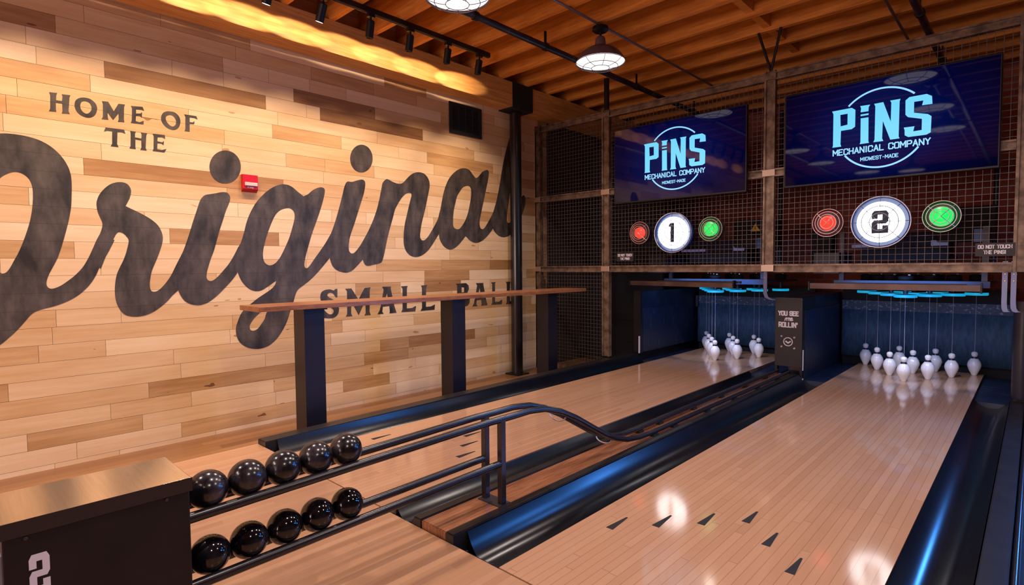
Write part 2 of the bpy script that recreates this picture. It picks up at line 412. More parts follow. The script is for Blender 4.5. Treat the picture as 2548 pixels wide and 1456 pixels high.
# approach and lanes
ap = tag(B().box(-2.66, 3.9, -10.5, -4.834, FZ, 0).build('approach_deck', APPR), 'pale maple approach deck in front of the lanes', 'floor')
for c, side in ((-1.8, 'left'), (0.0, 'right')):
    t = thing('bowling_lane', 'maple bowling lane on the %s, %s' % (side, 'between the plank wall and the ball track' if side == 'left' else 'nearest the camera, with bold aiming arrows'), 'lane', (c, -4.826, FZ))
    B().box(-.527, .527, 0, 5.73, 0, .18).build('lane_surface', LANE, t)
    for j in range(-3, 4):
        y0 = 4.826-3.86-.1465*abs(j); x = .1325*j
        B().fill([[(x-.017, y0), (x+.017, y0), (x+.004, y0+.14), (x-.004, y0+.14)]], lambda u, v, d: (u, v, .1802+d), .0006).build('aiming_arrow', MATTE, t)
def gutter(x0, x1, hi0, hi1, label):   # x0 < x1, rim heights at either side
    W = x1-x0; t = thing('lane_gutter', label, 'gutter', ((x0+x1)/2, -4.83, FZ)); n = 18; prof = []
    for i in range(n+1):
        a = i/n; x = -W/2+W*a; s_ = (2*a-1)
        rim = hi0*(1-a)+hi1*a; z = rim-(rim+.075)*(1-abs(s_)**2.6)
        prof.append((x, z+.18))
    b = B(); ys = [.07, 4.45]; rows = [[b.bm.verts.new((x, y, z)) for x, z in prof] for y in ys]
    low = [[b.bm.verts.new((x, y, .02)) for x in (-W/2, W/2)] for y in ys]
    for i in range(n): b.bm.faces.new((rows[0][i], rows[0][i+1], rows[1][i+1], rows[1][i]))
    b.bm.faces.new(rows[0]+[low[0][1], low[0][0]]); b.bm.faces.new(rows[1]+[low[1][1], low[1][0]])
    b.bm.faces.new((low[0][0], low[0][1], low[1][1], low[1][0]))
    b.bm.faces.new((rows[0][0], rows[1][0], low[1][0], low[0][0])); b.bm.faces.new((rows[0][-1], rows[1][-1], low[1][1], low[0][1]))
    b.build('channel', GUT, t, True, 50)
    B().hexa([(-W/2, .0, .02), (W/2, .0, .02), (-W/2, .07, .02), (W/2, .07, .02), (-W/2, .0, .178), (W/2, .0, .178), (-W/2, .07, .125), (W/2, .07, .125)]).build('end_plate', RAILM, t)
    B().box(-W/2, W/2, 4.46, 5.73, .1, .150).build('pit_plate', SCUFF, t)
    for x in (-W/2+.05, W/2-.05): B().lathe([(.006, 0), (.006, .003), (0, .004)], (x, .02, .164), (0, .35, 1), 8).build('screw', GREYD, t)
    return t
gutter(-2.548, -2.329, .035, -.006, 'black gutter against the outer left rail of the left lane')
gutter(-1.271, -1.042, -.006, .03, 'black gutter between the left lane and the ball track')
gutter(-.773, -.529, .03, -.006, 'wide black gutter between the ball track and the right lane')
gutter(.529, .752, -.006, .03, 'black gutter on the far right of the right lane')
def rail(x0, x1, y0, y1, za, zb, label, name='capping_rail', m=RAILM):
    o = B().hexa([(x0, y0, FZ), (x1, y0, FZ), (x0, y1, FZ), (x1, y1, FZ), (x0, y0, za), (x1, y0, za), (x0, y1, zb), (x1, y1, zb)]).build(name, m)
    bm = bmesh.new(); bm.from_mesh(o.data)
    bmesh.ops.bevel(bm, geom=[e for e in bm.edges if min(v.co.z for v in e.verts) > FZ+.05], offset=.004, segments=2, affect='EDGES')
    bm.to_mesh(o.data); bm.free()
    return tag(o, label, 'rail' if name == 'capping_rail' else 'board')
rail(-2.66, -2.552, -4.832, .95, .033, .072, 'black capping rail running below the counter legs')
rail(-1.038, -.99, -4.832, -.48, .036, .040, 'black capping rail on the left lane side of the ball track')
rail(-.826, -.777, -4.832, -.48, .038, .042, 'black capping rail on the right lane side of the ball track')
rail(.756, .836, -4.832, .9, .03, .04, 'black capping rail at the right edge of the right lane')
rail(-.988, -.828, -4.826, -.48, .032, .032, 'brown maple board between the two middle capping rails', 'divider_board', DECKB)
t = thing('edge_track', 'dark low track with a steel tube at the far right edge', 'track', (.86, -4.83, FZ))
B().box(-.02, .06, 0, 4.2, 0, .17).build('base', RAILM, t)
B().tube([(-.008, .02, .195), (-.008, 4.18, .195)], .011, 10).build('tube', BLACKT, t, True)
B().box(-.02, .0, 2.95, 3.05, .17, .184).build('tie', BLACK, t)

# ------------------------------------------------------------------ ball return and balls
t = thing('ball_return', 'black ball return with two tiers of tube rails and a steel-topped box marked 2', 'ball return', (-.8975, -6.14, 0))
c = B().box(-.1195, .1175, .002, .38, .0, .515, .003).build('cabinet', CAB, t)
B().box(-.125, .1225, -.004, .386, .5155, .5375, .003).build('top_plate', STAIN, t)
B().box(.1225, .1242, -.004, .386, .502, .5385).build('top_trim', BLACKT, t)
for y in (.043, .325): B().lathe([(.0045, 0), (.0045, .002), (.002, .003), (0, .002)], (.1176, y, .493), (1, 0, 0), 12).build('screw', GREYD, c)
TWO = [(0, .64), (0, .88), (.14, 1), (.86, 1), (1, .88), (1, .53), (.86, .42), (.36, .42), (.36, .19), (.64, .19), (.64, .34), (1, .34), (1, 0), (0, 0), (0, .46), (.14, .58), (.64, .58), (.64, .82), (.36, .82), (.36, .64)]
B().fill([[(.046+u*.037, .356+v*.094) for u, v in TWO]], lambda u, v, d: (.1176+d, u, v), .0006).build('lettering', WHITEP, c)
B().box(-.10, .10, -.012, .002, .05, .46).build('side_panel', mat('side_lilac', (.30, .30, .42), .4), t)
YR = 6.14
def zt(y): return .398+.016*(y+5.75)
for sx in (-.0525, .0525):
    pts = [(sx, .37, zt(-5.77)), (sx, YR-4.55, zt(-4.55)+.004)]
    # up and over, then down to the track on the divider board
    ctrl = [(-4.42, .420), (-4.30, .421), (-4.18, .408), (-4.06, .372), (-3.93, .312), (-3.80, .240), (-3.67, .168), (-3.56, .118), (-3.44, .082), (-3.30, .064), (-3.15, .059), (-2.9, .058), (-2.0, .058), (-.50, .058)]
    pts += [(sx, YR+y, z) for y, z in ctrl]
    B().tube(pts, .0155, 12).build('upper_rail', BLACKT, t, True, 60)
    B().tube([(sx, .37, zt(-5.77)-.198), (sx, YR-4.497, zt(-4.5)-.197)], .0155, 12).build('lower_rail', BLACKT, t, True, 60)
    p = B().box(sx-.014, sx+.014, YR-4.50, YR-4.472, .036, .415, .002).build('upright', BLACKT, t)
B().box(-.069, .069, YR-4.52, YR-4.45, .0322, .037).build('base_plate', GREYD, t)
for y in (-3.12, -2.86, -2.35, -1.85, -1.35, -.85):
    for sx in (-.0525, .0525):
        B().box(sx-.017, sx+.017, YR+y-.03, YR+y+.03, .0322, .046).build('rubber_block', MATTE, t)
for y, z in ((-4.02, .335), (-3.60, .118)):
    B().tube([(.052*math.cos(a), YR+y, z-.028*math.sin(a)) for a in [PI*i/10 for i in range(11)]], .004, 6).build('tie_hoop', GUARDL, t, True)
def ball(name, m, label, y, z, grp):
    o = B(); bmesh.ops.create_uvsphere(o.bm, u_segments=40, v_segments=24, radius=.0565)
    o = o.build('bowling_ball', m, None, True, 180); o.location = (-.8975, y, z); o.rotation_euler = (random.random()*6, random.random()*6, 0)
    tag(o, label, 'ball', grp)
ordn = ['next to the steel-topped box', 'second from the box', 'in the middle of the row', 'fourth from the box', 'farthest from the box']
BY = (-5.678, -5.5645, -5.451, -5.3375, -5.224)
for i, y in enumerate(BY):
    ball('b', BALL_A, 'scuffed black bowling ball on the upper tier, '+ordn[i], y, zt(y)+.0492, 'balls on the upper rails')
for i, y in enumerate(BY):
    ball('b', BALL_B, 'glossy black bowling ball on the lower tier, '+ordn[i], y, zt(y)-.198+.0492, 'balls on the lower rails')

# ------------------------------------------------------------------ pins
PROF = [(0, 0), (.019, 0), (.021, .003), (.028, .02), (.040, .045), (.0505, .072), (.0560, .095), (.0555, .112), (.049, .135), (.036, .156), (.0245, .171), (.020, .180), (.0205, .187), (.0245, .197), (.0270, .208), (.0265, .218), (.021, .228), (.010, .2335), (0, .2345)]
def make_pin():
    t = thing('duckpin', 'x', 'pin')
    B().lathe(PROF, n=28).build('body', PINW, t, True, 60)
    B().lathe([(.0278, .1675), (.0218, .180), (.0222, .186)], n=24).build('neck_band', PINB, t, True)
    B().tube([(0, 0, .234), (0, 0, .78)], .0016, 6).build('cord', CORD, t)
    return t
proto = make_pin(); first = True
NAMES = {(0, 0): 'front head pin', (1, 0): 'left pin of the second row', (1, 1): 'right pin of the second row', (2, 0): 'left pin of the third row', (2, 1): 'middle pin of the third row',
 (2, 2): 'right pin of the third row', (3, 0): 'left corner pin of the back row', (3, 1): 'inner left pin of the back row', (3, 2): 'inner right pin of the back row', (3, 3): 'right corner pin of the back row'}
for c, side in ((0.0, 'right'), (-1.8, 'left')):
    for (r, k_), nm in NAMES.items():
        if side == 'left' and (r, k_) == (3, 3): continue
        o = proto if first else copy_tree(proto); first = False
        o.location = (c+(k_-r/2)*.3048, r*.26396, .0002)
        tag(o, 'white duckpin on a cord, %s on the %s lane' % (nm, side), 'pin', 'duckpins on the %s lane' % side)

# ------------------------------------------------------------------ pinsetters, pit, kickbacks
def pinsetter(c, side):
    t = thing('pinsetter', 'string pinsetter with glowing cyan rings above the pins of the %s lane' % side, 'pinsetter', (c, 0, .79))
    x0, x1, tw = (-.66, .56, 0) if side == 'right' else (-.78, .42, -.012)
    B().hexa([(x0, -.56, .085-.0), (x1, -.56, .085+tw), (x0, -.51, .085), (x1, -.51, .085+tw), (x0, -.56, .135), (x1, -.56, .135+tw), (x0, -.51, .135), (x1, -.51, .135+tw)]).build('cross_bar', EXTR, t)
    for x in (x0-.012, x1): B().box(x, x+.012, -.57, -.50, .07, .15).build('bar_end', BLACK, t)
    fr = B().box(-.55, .60, -.16, .92, .115, .135).build('ring_plate', PLATE, t)
    B().box(-.55, .60, -.18, -.162, .10, .155).build('plate_lip', PLATE, t)
    for r in range(4):
        for k_ in range(r+1):
            x, y = (k_-r/2)*.3048, r*.26396
            g = B().lathe([(.0, .002), (.086, .002), (.086, .028), (0, .032)], (x, y, -.004), n=28).build('ring_body', MATTE, t, True, 40)
            B().lathe([(.0865, .0), (.091, .004), (.091, .022), (.0865, .027), (.0865, 0)], (x, y, -.004), n=28).build('light_ring', CYAN, t, True, 40)
            B().lathe([(.02, .03), (.022, .115)], (x, y, 0), n=14).build('cord_guide', GREYD, t, True)
            B().lathe([(0, .135), (.055, .135), (.06, .15), (.06, .19), (.03, .20), (0, .20)], (x, y, 0), n=18).build('winch_housing', MATTE, t, True, 40)
            B().lathe([(.012, .2), (.012, .21), (0, .212)], (x+.03, y-.03, 0), n=10).build('bolt', CLAMP, t)
    for x in (-.50, .56):
        B().box(x-.02, x+.02, -.12, -.08, .135, .62).build('hanger', GREYD, t)
    B().box(-.72, -.50, -.22, .3, .22, .42).build('drive_box', NAVY, t)
    B().box(-.40, .30, .15, .50, .34, .60, .01).build('motor_housing', MATTE, t)
    B().box(.22, .62, -.04, .30, .50, .80, .01).build('control_box', MATTE, t)
    B().box(-.86, -.66, .2, .4, .30, .72, .01).build('side_box', MATTE, t)
    B().tube([(.60, .3, .3), (.60, .3, 2.0)], .02, 10).build('riser', NAVY, t, True)
    B().box(-.46, -.16, .08, .099, .47, .50).build('label_plate', LILAC, t)
    B().box(.17, .29, .08, .099, .47, .52).build('label_plate', LILAC, t)
    B().box(.48, .56, -.07, -.051, .49, .60).build('blue_connector', mat('connector_blue', (.03, .12, .40), .4), t)
    B().tube([(-.50, -.10, .36), (-.2, -.12, .30), (.1, -.10, .33), (.4, -.12, .28), (.62, -.08, .34)], .008, 6).build('cable', BLACK, t, True)
    B().box(-.47, .47, -.49, -.455, .118, .142).build('light_bar', GREYD, t)
    # the blue strip shines down and back on pins and curtain
    for nm, loc, aim, pw in (('strip_lamp', (0, -.45, .13), (0, .62, -.60), LED_W),):
        L = bpy.data.lights.new(nm, 'AREA'); L.shape = 'RECTANGLE'; L.size = .9; L.size_y = .02; L.energy = pw; L.color = (.10, .34, 1.0)
        lo = bpy.data.objects.new(nm, L); COL.objects.link(lo); lo.parent = t; lo.location = loc
        lo.rotation_euler = Vector(aim).to_track_quat('-Z', 'Y').to_euler()
    for x in (-.3, .3):  # spots without a fixture, added to brighten the pins
        L = bpy.data.lights.new('pin_lamp', 'SPOT'); L.energy = PIN_FILL_W; L.color = (.80, .82, 1.0); L.spot_size = math.radians(52); L.spot_blend = .5; L.shadow_soft_size = .02
        lo = bpy.data.objects.new('pin_lamp', L); COL.objects.link(lo); lo.parent = t; lo.location = (x, -.44, .105)
        lo.rotation_euler = Vector((-x*.4, .62, -.78)).to_track_quat('-Z', 'Y').to_euler()
    return t
pr_ = pinsetter(0.0, 'right'); pl_ = pinsetter(-1.8, 'left')
b = B(); b.fill([[(-1.35, 1.455), (-1.25, 1.455), (-1.30, 1.535)]], lambda u, v, d: (u+1.8, -.052-d-.12, v-.79), .002)
b.build('warning_sticker', YEL, pl_)
B().fill([[(-1.304, 1.475), (-1.296, 1.475), (-1.298, 1.51), (-1.302, 1.51)]], lambda u, v, d: (u+1.8, -.1743-d, v-.79), .001).build('sticker_mark', MATTE, pl_)
B().box(.42, .58, -.171, -.05, .66, .75).build('sticker_bracket', MATTE, pl_)
for c, x0, x1, side in ((0, -.735, .74, 'right'), (-1.8, -2.47, -1.025, 'left')):
    t = thing('pit_curtain', 'blue-lit cloth curtain hanging behind the pins of the %s lane' % side, 'curtain', ((x0+x1)/2, 1.0, 0)); h = (x1-x0)/2
    b = B(); n = 40; ro = []
    for z in (.06, .60): ro.append([b.bm.verts.new((-h+2*h*i/n, .004*math.sin(i*1.7), z)) for i in range(n+1)])
    for i in range(n): b.bm.faces.new((ro[0][i], ro[0][i+1], ro[1][i+1], ro[1][i]))
    o = b.build('cloth', CURT, t, True, 180, recalc=False); md = o.modifiers.new('thick', 'SOLIDIFY'); md.thickness = .008; md.offset = 1
    B().box(-h, h, -.012, .012, .585, .69).build('top_band', CURT2, t)
    B().box(-h, h, .02, .08, .68, .82).build('hanging_rail', MATTE, t)
    B().box(-h, h, .04, .10, FZ, .30).build('pit_cushion', MATTE, t)
    if side == 'left': B().box(-h-.01, -h+.02, -.05, -.03, .54, .69).build('edge_bracket', GREYD, t)
t = thing('kickback_wall', 'dark navy kickback panel left of the left lane pins', 'panel', (-2.53, -.44, FZ))
B().box(-.05, .028, 0, 1.55, .254, .975).build('panel', NAVY, t)
B().box(.028, .034, .03, 1.20, .256, .775).build('scuff_plate', SCUFF, t)
B().box(-.055, .035, -.03, -.001, .254, .985).build('front_post', BLACK, t)
B().box(.02, .031, -.05, -.031, .25, .45).build('white_edge', WHITEP, t)
t = thing('ball_lift_column', 'black ball lift box between the lanes lettered YOU SEE me ROLLIN\'', 'cabinet', (-.88, -.42, FZ))
B().box(-.125, .125, .006, .42, .275, .955).build('housing', BLACK, t)
B().box(-.125, .10, .42, 1.55, 0, .955).build('rear_housing', NAVY, t)
B().box(.118, .130, .08, 1.36, .14, .83).build('scuff_plate', SCUFF, t)
B().box(.10, .118, .02, 1.5, .0, .955).build('kick_panel', NAVY, t)
for x in (-.125, .105): B().box(x, x+.02, .006, .06, 0, .275).build('leg', BLACK, t)
B().box(-.06, .06, .25, .27, .2, .28).build('ball_door', EXTR, t)
fp = B().box(-.125, .125, -.006, .005, .275, .955, .002).build('front_panel', mat('panel_plum', (.010, .007, .010), .45), t)
fnc = lambda u, v, d: (u, -.0062-d, v)
b = B(); text(b, 'YOU SEE', -.098, .092, .775, .825, fnc, .001, .3); text(b, "ROLLIN'", -.093, .087, .660, .715, fnc, .001, .3)
b.stroke([(-.035, .728), (-.028, .752), (-.018, .756), (-.016, .730)], .008, fnc, .001, .3); b.stroke([(-.016, .745), (-.004, .757), (.002, .752), (.001, .730)], .008, fnc, .0011, .3)
b.stroke([(.001, .742), (.010, .757), (.016, .752), (.014, .730), (.020, .732)], .008, fnc, .0012, .3)
b.stroke([(.020, .742), (.032, .746), (.034, .754), (.026, .758), (.020, .748), (.022, .734), (.030, .730), (.040, .738)], .008, fnc, .0013, .3)
b.build('lettering', WHITEP, fp)
b = B(); b.ring((-.002, -.008, .52), (0, 1, 0), .040, .005, 32, 6); b.stroke([(-.024, .525), (-.002, .508), (.02, .525)], .013, fnc, .0012, .2); b.build('emblem', WHITEP, fp)
for x, z in ((-.062, .572), (.056, .566), (-.062, .468), (.056, .458)):
    B().lathe([(.011, 0), (.011, .004), (.006, .008), (0, .008)], (x, -.006, z), (0, -1, 0), 14).build('bolt', CLAMP, fp, True, 30)
for x in (-.1, .1):
    for z in (.93, .61, .30): B().lathe([(.004, 0), (.003, .003), (0, .003)], (x, -.006, z), (0, -1, 0), 8).build('screw', GREYD, fp)
b = B(); b.box(.1305, .135, -.003, .02, .25, .45); b.box(.1305, .135, -.003, .02, .12, .17); b.build('white_edge', WHITEP, t)
t = thing('padded_post', 'dark padded post right of the right lane pins', 'post', (.812, -.5, FZ))
B().lathe([(0, .235), (.05, .235), (.056, .26), (.056, .93), (.05, .985), (0, .99)], n=24).build('pad', mat('vinyl_pad', (.022, .020, .032), .4), t, True, 50)
B().box(-.04, .04, -.04, .04, .2195, .236).build('foot', MATTE, t)
for x, y, foot, lab in ((-1.128, -.40, .122, 'galvanised strap bracket at the left of the ball lift column'), (.697, -.8815, .02, 'left galvanised strap hanging by the padded post'), (.745, -.8810, .03, 'right galvanised strap hanging by the padded post')):
    t = thing('strap_bracket', lab, 'bracket', (x, y, .75))
    b = B(); pts = [(0, .36 if x > 0 else .30), (0, .06), (foot*.12, .02), (foot*.45, .0), (foot, -.005)]
    for (a0, b0), (a1, b1) in zip(pts, pts[1:]):
        b.hexa([(a0, -.012, b0), (a0+.03 if x > 0 else min(a0+.035, foot), -.012, b0+.004), (a0, .0, b0), (a0+.03 if x > 0 else min(a0+.035, foot), .0, b0+.004), (a1, -.012, b1), (a1+.03 if x > 0 else min(a1+.035, foot), -.012, b1+.004), (a1, .0, b1), (a1+.03 if x > 0 else min(a1+.035, foot), .0, b1+.004)])
    b.build('strap', STRAP, t)
    for z in (.27, .22):
        B().lathe([(.007, 0), (.005, .004), (0, .004)], (.015, -.012, z), (0, -1, 0), 10).build('bolt', CLAMP, t)

# ------------------------------------------------------------------ wire cage
YC = -.92
t = thing('wire_cage', 'rusty steel strut cage with square wire mesh across the back', 'cage', (0, YC, FZ))
PX = (-3.68, -2.668, -.91, .80)
for x in PX:
    z0 = 0 if x < -3 else .252 if x < -1 else 1.215
    b = B(); z1 = 3.02 if x != PX[1] else 3.02
    b.box(x-.048, x-.030, -.028, .028, z0, z1); b.box(x+.030, x+.048, -.028, .028, z0, z1); b.box(x-.030, x+.030, -.012, .028, z0, z1)
    b.build('post', STEEL, t)
B().box(PX[1]-.022, PX[1]+.022, -.02, .02, 3.02, 3.37).build('ceiling_hanger', BLACK, t)
for x in (-.94, -.88):
    B().tube([(-.91, 0, 3.02), (-.91+(x+.91)*3.2, -.05, 3.37)], .012, 8).build('ceiling_brace', BLACK, t)
def hrail(z, xs=PX):
    for a, b_ in zip(xs, xs[1:]):
        b = B(); b.box(a+.05, b_-.05, -.026, .026, z-.036, z-.022); b.box(a+.05, b_-.05, -.026, .026, z+.022, z+.036); b.box(a+.05, b_-.05, -.008, .026, z-.022, z+.022)
        b.build('rail', STEEL, t)
for z in (1.248, 2.11, 2.97): hrail(z)
b = B(); b.box(PX[0]+.05, PX[1]-.05, -.02, .02, .03, .08); b.build('rail', STEEL, t)
for x in PX[:3]:
    for z in (1.248, 2.11, 2.97):
        B().box(x-.055, x+.055, -.034, -.0285, z-.03, z+.03, .002).build('clamp', CLAMP if z < 2.5 else STEEL, t)
def mesh(x0, x1, z0, z1, p, r=.0017):
    b = B(); x = x0+p/2
    while x < x1: b.box(x-r, x+r, .0, 2*r, z0, z1); x += p
    z = z0+p/2
    while z < z1: b.box(x0, x1, 2*r+.0002, 4*r, z-r, z+r); z += p
    b.build('mesh_panel', WIRE, t)
for (x0, x1), p in (((PX[0]+.05, PX[1]-.05), .0425), ((PX[1]+.05, PX[2]-.05), .0425), ((PX[2]+.05, PX[3]-.05), .047)):
    mesh(x0, x1, 1.285, 2.073, p); mesh(x0, x1, 2.147, 2.933, p)
mesh(PX[0]+.05, PX[1]-.05, .08, 1.21, .0425)
# dark plywood that closes the side bay behind the mesh
tag(B().box(-3.70, -2.60, .25, .29, FZ, 2.72).build('bay_partition', MATTE), 'black partition behind the left mesh bay', 'partition')

